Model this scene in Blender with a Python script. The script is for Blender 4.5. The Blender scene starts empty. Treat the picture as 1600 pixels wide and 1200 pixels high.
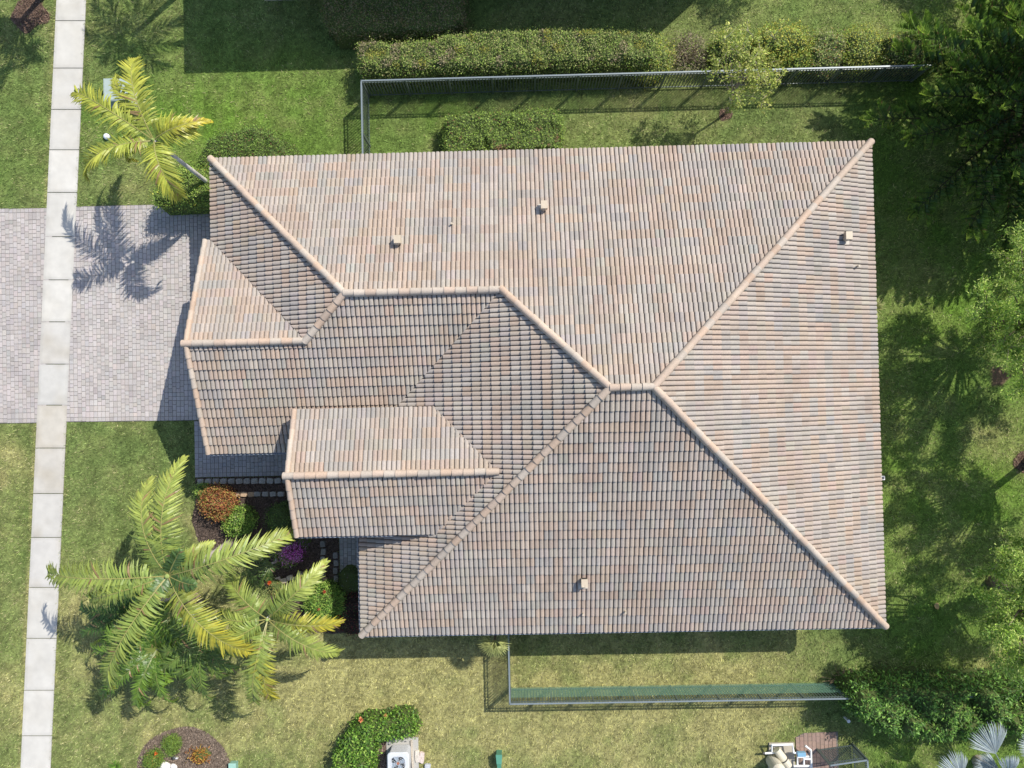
import bpy, bmesh, math, random
import numpy as np
from mathutils import Vector, Matrix
rng = np.random.default_rng(11); random.seed(5)
SC = bpy.context.scene; COL = SC.collection
PI = math.pi
# ------------------------------------------------------------------ camera
HC = 29.0; FOC = 1100.65; YAW, TA, TB = -0.0219, 0.0151, 0.0131
def rotm(yaw, a, b):
    cz, sz, ca, sa, cb, sb = np.cos(yaw), np.sin(yaw), np.cos(a), np.sin(a), np.cos(b), np.sin(b)
    return (np.array([[cz, -sz, 0], [sz, cz, 0], [0, 0, 1]]) @ np.array([[1, 0, 0], [0, ca, -sa], [0, sa, ca]])
            @ np.array([[cb, 0, sb], [0, 1, 0], [-sb, 0, cb]]))
RM = rotm(YAW, TA, TB)
cam = bpy.data.cameras.new('camera'); camo = bpy.data.objects.new('camera', cam); COL.objects.link(camo)
cam.sensor_width = 36; cam.lens = FOC / 1600 * 36; cam.clip_end = 2000
mw = Matrix.Identity(4)
for i in range(3):
    for j in range(3): mw[i][j] = RM[i, j]
mw[2][3] = HC; camo.matrix_world = mw; SC.camera = camo
# ------------------------------------------------------------------ light
SX, SY = 0.7315, 0.6319
w = bpy.data.worlds.new('World'); SC.world = w; w.use_nodes = True
nt = w.node_tree; sky = nt.nodes.new('ShaderNodeTexSky'); sky.sky_type = 'NISHITA'; sky.sun_disc = False
sky.sun_elevation = math.atan(1 / math.hypot(SX, SY)); sky.sun_rotation = math.atan2(SX, SY)
sky.altitude = 10; sky.air_density = 1.0; sky.dust_density = 1.2
bg = nt.nodes['Background']; bg.inputs[1].default_value = 0.135
nt.links.new(sky.outputs[0], bg.inputs[0])
sl = bpy.data.lights.new('sun', 'SUN'); sl.energy = 4.0; sl.angle = math.radians(0.4); sl.color = (1, 0.945, 0.85)
so = bpy.data.objects.new('sun', sl); COL.objects.link(so); so.location = (30, 26, 40)
so.rotation_euler = Vector((SX, SY, 1)).to_track_quat('Z', 'Y').to_euler()
SC.view_settings.view_transform = 'Standard'; SC.view_settings.look = 'None'
SC.view_settings.exposure = 0.45; SC.view_settings.gamma = 1
SC.render.engine = 'CYCLES'; SC.cycles.max_bounces = 6; SC.cycles.transparent_max_bounces = 8
# ------------------------------------------------------------------ helpers
def G(u, v, z=0.0):                         # photo pixel -> point at height z
    d = RM @ np.array([(u - 800) / FOC, (600 - v) / FOC, -1.0]); t = (HC - z) / -d[2]
    return np.array([d[0] * t, d[1] * t, z])
def PX(P):
    P = np.atleast_2d(P); c = (P - np.array([0, 0, HC])) @ RM
    return np.stack([800 + FOC * c[:, 0] / -c[:, 2], 600 - FOC * c[:, 1] / -c[:, 2]], 1)
def nrm(v): v = np.asarray(v, float); return v / (np.linalg.norm(v, axis=-1, keepdims=True) + 1e-12)
def tag(o, label=None, cat=None, group=None, kind=None):
    if label: o['label'] = label
    if cat: o['category'] = cat
    if group: o['group'] = group
    if kind: o['kind'] = kind
    return o
def empty(name, loc=(0, 0, 0), label=None, cat=None, group=None):
    o = bpy.data.objects.new(name, None); COL.objects.link(o); o.location = [float(c) for c in loc]; o.empty_display_size = .2
    return tag(o, label, cat, group)
class MB:
    def __init__(s): s.V = []; s.F = []; s.C = []; s.n = 0
    def add(s, V, F, C=(1, 1, 1)):
        V = np.asarray(V, float).reshape(-1, 3); F = np.asarray(F, int)
        C = np.asarray(C, float)
        if C.ndim == 1: C = np.repeat(C[None], len(V), 0)
        s.V.append(V); s.F.append(F + s.n); s.C.append(C); s.n += len(V); return s
    def box(s, c, size, C=(1, 1, 1), rz=0, tilt=None):
        x, y, z = [q / 2 for q in size]
        V = np.array([[a * x, b * y, d * z] for d in (-1, 1) for b in (-1, 1) for a in (-1, 1)], float)
        if tilt is not None: V = V @ np.array(tilt).T
        if rz: V = V @ np.array([[math.cos(rz), math.sin(rz), 0], [-math.sin(rz), math.cos(rz), 0], [0, 0, 1]])
        return s.add(V + np.asarray(c), [[0, 2, 3, 1], [4, 5, 7, 6], [0, 1, 5, 4], [2, 6, 7, 3], [0, 4, 6, 2], [1, 3, 7, 5]], C)
    def tube(s, P, R, n=8, C=(1, 1, 1), cap=True):
        P = np.asarray(P, float); m = len(P); R = np.broadcast_to(np.asarray(R, float), (m,))
        T = nrm(np.gradient(P, axis=0)); a = np.array([0, 0, 1.]) if abs(T[0, 2]) < .9 else np.array([1., 0, 0])
        ang = np.arange(n) * 2 * PI / n; V = []
        X = nrm(np.cross(T[0], a))
        for i in range(m):
            X = nrm(X - T[i] * (X @ T[i])); Y = np.cross(T[i], X)
            V.append(P[i] + R[i] * (np.cos(ang)[:, None] * X + np.sin(ang)[:, None] * Y))
        V = np.concatenate(V); i, k = np.meshgrid(np.arange(m - 1), np.arange(n), indexing='ij')
        a0 = i * n + k; b0 = i * n + (k + 1) % n
        F = np.stack([a0, b0, b0 + n, a0 + n], -1).reshape(-1, 4)
        Cc = np.asarray(C, float)
        if Cc.ndim == 2: Cc = np.repeat(Cc, n, 0)
        s.add(V, F, Cc)
        if cap:
            s.F.append(np.array([np.arange(n)[::-1] + s.n - m * n])); s.F.append(np.array([np.arange(n) + s.n - n]))
        return s
    def prism(s, poly, z0, z1, C=(1, 1, 1)):
        poly = np.asarray(poly, float)[:, :2]; n = len(poly)
        if (poly[:, 0] * np.roll(poly[:, 1], -1) - np.roll(poly[:, 0], -1) * poly[:, 1]).sum() < 0: poly = poly[::-1]
        V = np.concatenate([np.c_[poly, np.full(n, z0)], np.c_[poly, np.full(n, z1)]])
        i = np.arange(n); j = (i + 1) % n
        s.add(V, np.stack([i, j, j + n, i + n], 1), C)
        s.F.append(np.array([i[::-1] + s.n - 2 * n])); s.F.append(np.array([i + n + s.n - 2 * n])); return s
    def build(s, name, mat, parent=None, smooth=False, label=None, cat=None, kind=None, group=None, loc=None):
        V = np.concatenate(s.V); C = np.concatenate(s.C)
        if parent is not None: V = V - np.array(world_loc(parent))
        elif loc is not None: V = V - np.asarray(loc)
        me = bpy.data.meshes.new(name); me.vertices.add(len(V)); me.vertices.foreach_set('co', V.astype(np.float32).ravel())
        tot = np.concatenate([np.full(len(f), f.shape[1]) for f in s.F]); idx = np.concatenate([f.ravel() for f in s.F])
        me.loops.add(len(idx)); me.loops.foreach_set('vertex_index', idx.astype(np.int32))
        me.polygons.add(len(tot)); me.polygons.foreach_set('loop_start', np.r_[0, np.cumsum(tot)[:-1]].astype(np.int32))
        me.update(calc_edges=True)
        me.polygons.foreach_set('use_smooth', np.full(len(tot), bool(smooth)))
        at = me.color_attributes.new('tint', 'FLOAT_COLOR', 'POINT')
        at.data.foreach_set('color', np.c_[C, np.ones(len(C))].astype(np.float32).ravel())
        me.materials.append(mat); o = bpy.data.objects.new(name, me); COL.objects.link(o)
        if parent is not None: o.parent = parent
        elif loc is not None: o.location = [float(c) for c in loc]
        return tag(o, label, cat, group, kind)
def world_loc(o):
    p = Vector(o.location)
    while o.parent: o = o.parent; p = p + Vector(o.location)
    return p
def vnoise(x, y, sc, seed=0):               # smooth value noise 0..1
    r = np.random.default_rng(seed); g = r.random((256, 256)); x = np.asarray(x) / sc + 77.3; y = np.asarray(y) / sc + 31.7
    xi = np.floor(x).astype(int); yi = np.floor(y).astype(int); fx = x - xi; fy = y - yi
    fx = fx * fx * (3 - 2 * fx); fy = fy * fy * (3 - 2 * fy); q = lambda a, b: g[a % 256, b % 256]
    return (q(xi, yi) * (1 - fx) + q(xi + 1, yi) * fx) * (1 - fy) + (q(xi, yi + 1) * (1 - fx) + q(xi + 1, yi + 1) * fx) * fy
def inpoly(x, y, poly):
    poly = np.asarray(poly)[:, :2]; r = np.zeros(np.shape(x), bool); n = len(poly)
    for i in range(n):
        x1, y1 = poly[i]; x2, y2 = poly[(i + 1) % n]
        if y1 == y2: continue
        r ^= ((y1 > y) != (y2 > y)) & (x < (x2 - x1) * (y - y1) / (y2 - y1) + x1)
    return r
def dpoly(x, y, poly):
    poly = np.asarray(poly)[:, :2]; P = np.stack([x, y], -1); D = np.full(np.shape(x), 1e9)
    for i in range(len(poly)):
        a = poly[i]; b = poly[(i + 1) % len(poly)]; ab = b - a
        t = np.clip(((P - a) @ ab) / (ab @ ab + 1e-12), 0, 1); D = np.minimum(D, np.linalg.norm(P - a - t[..., None] * ab, axis=-1))
    return D
def pick(n, pal, wts=None, jit=.12):        # palette colours with jitter
    pal = np.asarray(pal, float); i = rng.choice(len(pal), n, p=None if wts is None else np.array(wts) / sum(wts))
    return np.clip(pal[i] * (1 + rng.normal(0, jit, (n, 1))), .004, 1)
# ------------------------------------------------------------------ materials
def new_mat(name):
    m = bpy.data.materials.new(name); m.use_nodes = True; return m, m.node_tree.nodes, m.node_tree.links, m.node_tree.nodes['Principled BSDF']
def tint_mat(name, rough=.6, noise=.25, nscale=30, bump=.0, bscale=60, metal=0, trans=0, spec=.5, detail=4, coat=0, blotch=0):
    m, N, L, B = new_mat(name)
    A = N.new('ShaderNodeAttribute'); A.attribute_name = 'tint'
    tc = N.new('ShaderNodeTexCoord'); nz = N.new('ShaderNodeTexNoise'); nz.inputs['Scale'].default_value = nscale; nz.inputs['Detail'].default_value = detail
    L.new(tc.outputs['Object'], nz.inputs['Vector'])
    mr = N.new('ShaderNodeMapRange'); mr.inputs[1].default_value = .3; mr.inputs[2].default_value = .7; mr.inputs[3].default_value = 1 - noise; mr.inputs[4].default_value = 1 + noise
    L.new(nz.outputs[0], mr.inputs[0])
    vm = N.new('ShaderNodeVectorMath'); vm.operation = 'SCALE'; L.new(A.outputs['Color'], vm.inputs[0]); L.new(mr.outputs[0], vm.inputs['Scale'])
    out = vm.outputs[0]
    if blotch:
        n2 = N.new('ShaderNodeTexNoise'); n2.inputs['Scale'].default_value = .9; n2.inputs['Detail'].default_value = 6; L.new(tc.outputs['Object'], n2.inputs['Vector'])
        m2 = N.new('ShaderNodeMapRange'); m2.inputs[1].default_value = .35; m2.inputs[2].default_value = .7; m2.inputs[3].default_value = 1 + blotch * .3; m2.inputs[4].default_value = 1 - blotch
        L.new(n2.outputs[0], m2.inputs[0]); v2 = N.new('ShaderNodeVectorMath'); v2.operation = 'SCALE'; L.new(out, v2.inputs[0]); L.new(m2.outputs[0], v2.inputs['Scale']); out = v2.outputs[0]
    L.new(out, B.inputs['Base Color']); B.inputs['Roughness'].default_value = rough; B.inputs['Metallic'].default_value = metal
    B.inputs['Specular IOR Level'].default_value = spec
    if bump:
        bn = N.new('ShaderNodeTexNoise'); bn.inputs['Scale'].default_value = bscale; bn.inputs['Detail'].default_value = 5; L.new(tc.outputs['Object'], bn.inputs['Vector'])
        bp = N.new('ShaderNodeBump'); bp.inputs['Strength'].default_value = bump; bp.inputs['Distance'].default_value = .02
        L.new(bn.outputs[0], bp.inputs['Height']); L.new(bp.outputs[0], B.inputs['Normal'])
    if trans:
        T = N.new('ShaderNodeBsdfTranslucent'); L.new(out, T.inputs[0]); mx = N.new('ShaderNodeMixShader'); mx.inputs[0].default_value = trans
        L.new(B.outputs[0], mx.inputs[1]); L.new(T.outputs[0], mx.inputs[2]); L.new(mx.outputs[0], N['Material Output'].inputs['Surface'])
    return m
M_tile = tint_mat('roof_tile_concrete', .85, .10, 22, .15, 90, spec=.2, blotch=.10)
M_leaf = tint_mat('leaf', .5, .10, 6, trans=.30, spec=.35)
M_leafd = tint_mat('leaf_dull', .6, .12, 6, trans=.3, spec=.3)
M_frond = tint_mat('palm_leaflet', .42, .12, 3, trans=.30, spec=.5)
M_grass = tint_mat('grass_blade', .6, .15, 1.2, trans=.35, spec=.25)
M_bark = tint_mat('bark', .85, .35, 14, .6, 30, spec=.2)
M_ptrunk = tint_mat('palm_trunk_skin', .8, .2, 10, .3, 30, spec=.2)
M_soil = tint_mat('soil', .95, .35, 9, .5, 40, spec=.1, detail=8)
M_mulch = tint_mat('mulch', .95, .5, 45, .9, 60, spec=.1, detail=8)
M_conc = tint_mat('concrete', .85, .06, 3, .12, 120, spec=.25, detail=10, blotch=.07)
M_pave = tint_mat('paver', .85, .10, 40, .2, 120, spec=.25, blotch=.10)
M_stone = tint_mat('stone', .9, .22, 18, .5, 50, spec=.2)
M_wall = tint_mat('stucco', .9, .05, 10, .3, 80, spec=.2)
M_paint = tint_mat('paint', .45, .05, 10, spec=.4)
M_metal = tint_mat('coated_metal', .42, .06, 10, metal=.1, spec=.5)
M_plastic = tint_mat('plastic', .4, .06, 12, spec=.5)
M_twig = tint_mat('twig', .85, .2, 20, spec=.2)
m, N, L, B = new_mat('window_glass'); B.inputs['Base Color'].default_value = (.03, .04, .05, 1); B.inputs['Roughness'].default_value = .06; M_glass = m
# ------------------------------------------------------------------ house frame numbers
XW, XE, YN, YS, XB, YW = -11.3364, 13.0144, 8.988, -8.6731, -6.0224, -1.8757
E0 = 3.0; PT = .4113; XG = -11.6527; XP, YP, Z1, WP = -8.0236, -2.5783, 4.2422, 2.1695; TG = 1.5291
HH = (YN - YS) / 2; YM = (YN + YS) / 2; ZR = E0 + PT * HH
HW = (YN - YW) / 2; YWR = (YN + YW) / 2; ZW = E0 + PT * HW
YG = YWR - TG; ZG = ZW - PT * TG; YGN = 2 * YG - YW
ZPR = Z1 + PT * WP; XPR = XB + (ZPR - E0) / PT; XPE = XB + (Z1 - E0) / PT
def P2(u, v, z=0): return G(u, v, z)[:2]
def polyPX(pts, z=0): return np.array([P2(u, v, z) for u, v in pts])
# ------------------------------------------------------------------ ground areas
SWL = lambda v: 89 + (33 - 89) * v / 1200; SWR = lambda v: 135 + (79.5 - 135) * v / 1200
walk_in = polyPX([(SWL(-400) + 1.3, -400), (SWR(-400) - 1.3, -400), (SWR(1600) - 1.3, 1600), (SWL(1600) + 1.3, 1600)])
walk_poly = polyPX([(SWL(-400), -400), (SWR(-400), -400), (SWR(1600), 1600), (SWL(1600), 1600)])
WBX = XB + .6; DWX = XG + .75     # garage wall face
drive_r = np.array([P2(112, 322.7), [DWX + .1, P2(330, 318)[1]], [DWX + .1, P2(305, 658)[1]], P2(98, 659.5)])
drive_l = polyPX([(-60, 327), (84, 325), (70, 661), (-80, 662)])
yA = P2(305, 658)[1]; xA = P2(304.5, 700)[0]; yB = P2(305, 746)[1]
path_a = np.array([[xA, yA], [WBX - 1.2, yA], [WBX - 1.2, yB], [xA, yB]])
x1 = P2(531, 880)[0]; path_b = np.array([[x1, yB], [WBX, yB], [WBX, P2(500, 925)[1]], [x1, P2(500, 925)[1]]])
bed_a = np.array([[xA, yB - .02], [x1 - .02, yB - .02], [x1 - .02, P2(500, 925)[1]], [WBX, P2(500, 925)[1]], [WBX, P2(0, 995)[1]],
                  P2(520, 990), P2(470, 985), P2(430, 960), P2(420, 920), P2(380, 880), P2(345, 868), P2(312, 850), P2(300, 815), P2(306, 780)])
ang = np.linspace(0, 2 * PI, 48, endpoint=False)
cc = P2(287, 1208); bed_c = np.stack([cc[0] + 1.93 * np.cos(ang) * (1 + .03 * np.sin(3 * ang)), cc[1] + 1.9 * np.sin(ang) * (1 + .02 * np.cos(5 * ang))], 1)
def ring(u, v, r, wob=.15):
    c = P2(u, v); return np.stack([c[0] + r * np.cos(ang) * (1 + wob * np.sin(3 * ang + u)), c[1] + r * np.sin(ang) * (1 + wob * np.cos(4 * ang + v))], 1)
ring_a = ring(1133, 178, .27); ring_b = ring(1600, 722, .42, .08); ring_c = ring(1588, 212, .7); ring_d = ring(300, 950, .55, .2); ring_e = ring(47, 20, .75, .2)
ring_f = ring(1560, 588, .4)
ac_bed = polyPX([(582, 1155), (646, 1153), (650, 1230), (575, 1230)])
pool_pad = polyPX([(1243, 1152), (1256, 1145), (1309, 1143), (1311, 1240), (1245, 1240)])
pool_conc = polyPX([(1201, 1160), (1240, 1159), (1243, 1240), (1198, 1240)])
house_poly = np.array([[DWX, YN - .6], [XE - .6, YN - .6], [XE - .6, YS + .6], [WBX, YS + .6], [WBX, YW + .6], [DWX, YW + .6]])
nograss = [walk_in, drive_r, drive_l, path_a, path_b, bed_a, bed_c, house_poly, ac_bed, pool_pad, pool_conc]
softno = [ring_a, ring_b, ring_c, ring_d, ring_e, ring_f]
DRY = [(620, 1045, 110, .5), (520, 1045, 50, .35), (740, 1030, 60, .3), (450, 1110, 100, .35), (300, 1100, 120, .3), (150, 1100, 80, .3), (130, 940, 50, .45), (160, 800, 60, .25),
       (900, 1130, 140, .32), (1080, 1130, 120, .35), (1180, 1120, 90, .25), (700, 1140, 120, .28), (10, 750, 40, .35), (20, 930, 60, .3), (12, 1090, 60, .25), (25, 700, 50, .25),
       (210, 300, 40, .45), (470, 180, 50, .12), (330, 940, 60, .5), (300, 800, 26, .5), (980, 215, 120, .18), (1000, 1040, 160, .16), (1200, 1030, 60, .15), (350, 870, 30, .5),
       (60, 60, 40, .15), (1430, 440, 40, .25), (1440, 60, 80, .12), (1300, 30, 60, .2), (1560, 700, 60, .2), (1480, 1050, 60, .3), (1580, 1050, 40, .5), (1390, 480, 30, .15), (800, 220, 60, .1)]
def dryness(x, y):
    uv = PX(np.stack([x, y, np.zeros_like(x)], -1)); d = np.full(len(uv), .13)
    for u, v, r, a in DRY: d += a * np.exp(-((uv[:, 0] - u) ** 2 + (uv[:, 1] - v) ** 2) / (2 * r * r))
    d += .12 * np.clip((uv[:, 1] - 1000) / 120, 0, 1) + .5 * np.exp(-((uv[:, 0] - SWL(uv[:, 1]) + 2.5) / 2.5) ** 2)
    d += .46 * (vnoise(x, y, 1.1, 3) - .5) + .40 * (vnoise(x, y, .42, 4) - .5) + .2 * (vnoise(x, y, 3.5, 5) - .5)
    return np.clip(d, 0, .95)
def lush(x, y):
    uv = PX(np.stack([x, y, np.zeros_like(x)], -1)); q = np.clip((uv[:, 0] - 1300) / 120, 0, 1) * .7
    q = np.maximum(q, .75 * np.exp(-((uv[:, 0] - 400) ** 2 / 2 / 220 ** 2 + (uv[:, 1] - 180) ** 2 / 2 / 90 ** 2)))
    return np.clip(q + .5 * (vnoise(x, y, 2.2, 9) - .5), 0, 1)
def grass_col(x, y):
    d = dryness(x, y)[:, None]; l = lush(x, y)[:, None]
    g = (1 - l) * np.array([.190, .262, .092]) + l * np.array([.168, .305, .045])
    st = 1 + .07 * np.sin(x * 2 * PI / 1.35 + .25 * np.sin(y * .7))[:, None] * (np.asarray(x)[:, None] < 0)
    return (g * (1 - d) + d * (np.array([.335, .350, .150]) + np.clip(d - .5, 0, 1) * np.array([.26, .17, .12]))) * st * np.array([1.13, 1.13, .98])
# ground sheet, dense where the photo looks
xs = np.r_[-400, -150, -60, np.arange(-26, 26.01, .16), 60, 150, 400]; ys = np.r_[-400, -150, -60, np.arange(-20, 20.01, .16), 60, 150, 400]
X, Y = np.meshgrid(xs, ys, indexing='ij'); x = X.ravel(); y = Y.ravel()
gc = grass_col(x, y) * (.30 + .45 * vnoise(x, y, .12, 8))[:, None]
for pl in softno:
    k = inpoly(x, y, pl); gc[k] = (.13, .09, .06)
nx, ny = X.shape; i, j = np.meshgrid(np.arange(nx - 1), np.arange(ny - 1), indexing='ij'); a = i * ny + j
mb = MB().add(np.stack([x, y, np.zeros_like(x)], 1), np.stack([a, a + ny, a + ny + 1, a + 1], -1).reshape(-1, 4), gc)
mb.build('ground', M_soil, kind='structure')
# grass blades
NB = 520000
x = rng.uniform(-23.5, 22.5, NB); y = rng.uniform(-17.2, 18.2, NB)
keep = np.ones(NB, bool)
for pl in nograss: keep &= ~inpoly(x, y, pl)
for pl in softno: keep &= ~(inpoly(x, y, pl) & (rng.random(NB) < .93))
x = x[keep]; y = y[keep]; n = len(x)
gcol = grass_col(x, y); d = dryness(x, y)
isdry = rng.random(n) < d * .38
gcol = np.where(isdry[:, None], np.array([.46, .43, .22]), gcol) * (1 + rng.normal(0, .26, (n, 1))) * (.55 + .9 * vnoise(x, y, .07, 15))[:, None]
az = rng.uniform(0, 2 * PI, n); ln = rng.uniform(.07, .17, n); el = rng.uniform(.1, 1.0, n); wd = rng.uniform(.008, .017, n)
dirv = np.stack([np.cos(az) * np.cos(el), np.sin(az) * np.cos(el), np.sin(el)], 1); sd = np.stack([-np.sin(az), np.cos(az), np.zeros(n)], 1)
b = np.stack([x, y, np.full(n, -.004)], 1)
V = np.stack([b - sd * wd[:, None], b + sd * wd[:, None], b + dirv * ln[:, None]], 1).reshape(-1, 3)
MB().add(V, np.arange(3 * n).reshape(-1, 3), np.repeat(np.clip(gcol, .01, 1), 3, 0)).build('lawn_grass', M_grass, kind='stuff', label='short mown green grass with dry tan patches around the house', cat='grass')
# sidewalk slabs
JV = [-330, -262, -196, -130, -64, 33, 107, 171.5, 234.5, 301, 370, 437.5, 503, 569, 633, 700, 771, 839.5, 917.5, 997, 1078, 1149, 1222, 1290, 1360]
sw = empty('sidewalk'); sw['kind'] = 'structure'
tonev = {12: (.56, .55, .53), 13: (.545, .54, .52), 14: (.53, .505, .455), 15: (.55, .53, .49), 16: (.565, .555, .53), 17: (.56, .55, .53), 18: (.58, .57, .54)}
for k in range(len(JV) - 1):
    v0, v1 = JV[k] + .55, JV[k + 1] - .55; t = np.array(tonev.get(k, (.60, .59, .56))) * rng.uniform(.95, 1.03) * np.array([.92, .905, .875])
    nu, nv = 10, 14; mbk = MB(); PP = []; CC = []
    for a_ in np.linspace(0, 1, nu):
        for b_ in np.linspace(0, 1, nv):
            v = v0 + (v1 - v0) * b_; q = P2(SWL(v) + (SWR(v) - SWL(v)) * a_, v); e = min(a_, 1 - a_, b_, 1 - b_)
            st = (vnoise(q[0], q[1], .5, k) - .45) * (.30 if 12 <= k <= 17 else .12)
            c = t * (1 - max(st, 0) * np.array([.8, 1.0, 1.35])); c = c * (1 - (.10 if e < .02 else 0))
            PP.append([q[0], q[1], .045 - (.006 if e < .001 else 0)]); CC.append(c)
    i, j = np.meshgrid(np.arange(nu - 1), np.arange(nv - 1), indexing='ij'); a = i * nv + j
    mbk.add(PP, np.stack([a, a + 1, a + nv + 1, a + nv], -1).reshape(-1, 4), np.array(CC))
    bd = polyPX([(SWL(v0), v0), (SWR(v0), v0), (SWR(v1), v1), (SWL(v1), v1)]); mbk.prism(bd, -.05, .038, t * .7)
    mbk.build('slab', M_conc, sw)
# pavers
def pavers(name, poly, C0=(.445, .41, .39), border=.17, z=.035, bsides=('n', 's')):
    poly = np.asarray(poly); lo = poly.min(0); hi = poly.max(0); m1 = MB(); m1.prism(poly, -.05, z - .014, (.16, .15, .14))
    Vs = []; Cs = []; cw = .1645
    def put(cx, cy, sx, sy, bo=1.0):
        c = np.array(C0) * bo * (1 + rng.normal(0, .055)) * np.array([1 + rng.normal(0, .018), 1, 1 + rng.normal(0, .018)])
        if rng.random() < .08: c = c * .88
        g = .0065; hx, hy = sx / 2 - g, sy / 2 - g; bz = z + rng.normal(0, .0012); ch = .006
        V = []
        for s_, zz in ((1, z - .02), (1, bz - ch), (0, bz)):
            ax, ay = (hx, hy) if s_ else (hx - ch, hy - ch)
            V += [[cx - ax, cy - ay, zz], [cx + ax, cy - ay, zz], [cx + ax, cy + ay, zz], [cx - ax, cy + ay, zz]]
        Vs.append(V); Cs.append(c)
    xx = lo[0]; 
    while xx < hi[0] - .02:
        cx = xx + cw / 2
        # y-range of polygon at cx
        yy = np.linspace(lo[1], hi[1], 400); ins = inpoly(np.full(400, cx), yy, poly)
        if ins.any():
            ya, yb = yy[ins].min(), yy[ins].max()
            if 'n' in bsides: put(cx, yb - border / 2, cw, border, .93); yb -= border
            if 's' in bsides: put(cx, ya + border / 2, cw, border, .93); ya += border
            q = ya; 
            while q < yb - .02:
                l = .165 if rng.random() < .42 else .245
                if yb - q - l < .09: l = yb - q
                put(cx, q + l / 2, cw, l); q += l
        xx += cw
    Vs = np.array(Vs); nb = len(Vs); f = np.array([[0, 1, 5, 4], [1, 2, 6, 5], [2, 3, 7, 6], [3, 0, 4, 7], [4, 5, 9, 8], [5, 6, 10, 9], [6, 7, 11, 10], [7, 4, 8, 11], [8, 9, 10, 11]])
    m1.add(Vs.reshape(-1, 3), (f[None] + 12 * np.arange(nb)[:, None, None]).reshape(-1, 4), np.repeat(np.array(Cs), 12, 0))
    return m1
pavers('driveway', drive_r).build('driveway', M_pave, kind='structure')
pavers('d', drive_l, (.42, .385, .365)).build('driveway', M_pave, kind='structure')
pavers('p', path_a, (.36, .345, .35), bsides=('s',)).build('path', M_pave, kind='structure')
pavers('p', path_b, (.33, .32, .32), bsides=()).build('path', M_pave, kind='structure')
pavers('p', pool_pad, (.30, .21, .17), bsides=()).build('path', M_pave, kind='structure')
# beds of mulch: sheet + chips
def bed(poly, c, chips=900, z=.006, name='planting_bed'):
    poly = np.asarray(poly); m_ = MB(); n_ = len(poly); m_.add(np.c_[poly[:, :2], np.full(n_, z)], [list(range(n_))], c)
    lo = poly.min(0); hi = poly.max(0); A = (hi - lo).prod(); k = int(chips * A); px = rng.uniform(lo[0], hi[0], k); py = rng.uniform(lo[1], hi[1], k)
    ins = inpoly(px, py, poly); px = px[ins]; py = py[ins]; k = len(px); a = rng.uniform(0, PI, k); l = rng.uniform(.012, .04, k); w_ = l * .4; tl = rng.normal(0, .3, k)
    d_ = np.stack([np.cos(a), np.sin(a), tl], 1) * l[:, None]; s_ = np.stack([-np.sin(a), np.cos(a), rng.normal(0, .3, k)], 1) * w_[:, None]
    o_ = np.stack([px, py, rng.uniform(z + .008, z + .03, k)], 1)
    m_.add(np.stack([o_ - d_ - s_, o_ + d_ - s_, o_ + d_ + s_, o_ - d_ + s_], 1).reshape(-1, 3), np.arange(4 * k).reshape(-1, 4), np.repeat(pick(k, [c, np.array(c) * 1.5, np.array(c) * .6], jit=.2), 4, 0))
    return m_.build(name, M_mulch, kind='structure')
bed(bed_a, (.10, .075, .062)); bed(bed_c, (.175, .135, .105)); bed(ac_bed, (.22, .16, .13))
for r_ in (ring_a, ring_b, ring_c, ring_e): bed(r_, (.15, .10, .075), z=.01)
bed(ring_d, (.32, .25, .17), z=.01)
mb = MB().prism(pool_conc, -.05, .08, (.42, .38, .31)); mb.build('equipment_pad', M_conc, kind='structure')
# ------------------------------------------------------------------ house
house = empty('house', (0, 0, 0), 'large house under a tan and grey tiled hip roof with raised porch gable', 'house')
walls = MB(); wc = (.55, .47, .36)
walls.prism(house_poly, 0, 2.86, wc)
walls.box(((XP + .9 + WBX + 1) / 2, YP + WP - .9, 2.0), (WBX + 1 - XP - .9, .3, 4.0), wc)
walls.prism([[XP + .55, YP + .3 + .25], [XP + .85, YP + .55], [XP + .85, YP + WP - .45], [XP + .55, YP + WP - .45]], 3.1, 4.15, wc)
gw = MB()  # gable infill walls
gw.add([[DWX - .02, YW + .6, 2.8], [DWX - .02, YGN - .6, 2.8], [DWX - .02, YGN - .6, 3.1], [DWX - .02, YG, ZG - .2], [DWX - .02, YW + .6, 3.1]], [[0, 1, 2, 3, 4]], wc)
gw2 = MB(); gw2.add([[XP + .55, YP - WP + .4, 4.1], [XP + .55, YP + WP - .4, 4.1], [XP + .55, YP, ZPR - .2]], [[0, 1, 2]], wc)
walls.build('wall', M_wall, house); gw.build('gable_wall', M_wall, house); gw2.build('gable_wall', M_wall, house)
for (cx, cy) in ((XP + .75, YP - WP + .6), (XP + .75, YP + WP - .75)):
    mc = MB(); mc.box((cx, cy, .15), (.5, .5, .3), wc).box((cx, cy, 2.1), (.36, .36, 3.6), wc).box((cx, cy, 3.98), (.46, .46, .16), (.7, .66, .58)); mc.build('column', M_wall, house)
gd = MB(); gy = YG - .2
gd.box((DWX - .03, gy, 1.1), (.06, 4.9, 2.2), (.7, .67, .6))
for q in range(4):
    for r_ in range(8): gd.box((DWX - .07, gy - 2.15 + r_ * .614, .3 + q * .54), (.03, .5, .4), (.66, .63, .56))
gd.build('garage_door', M_paint, house)
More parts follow.
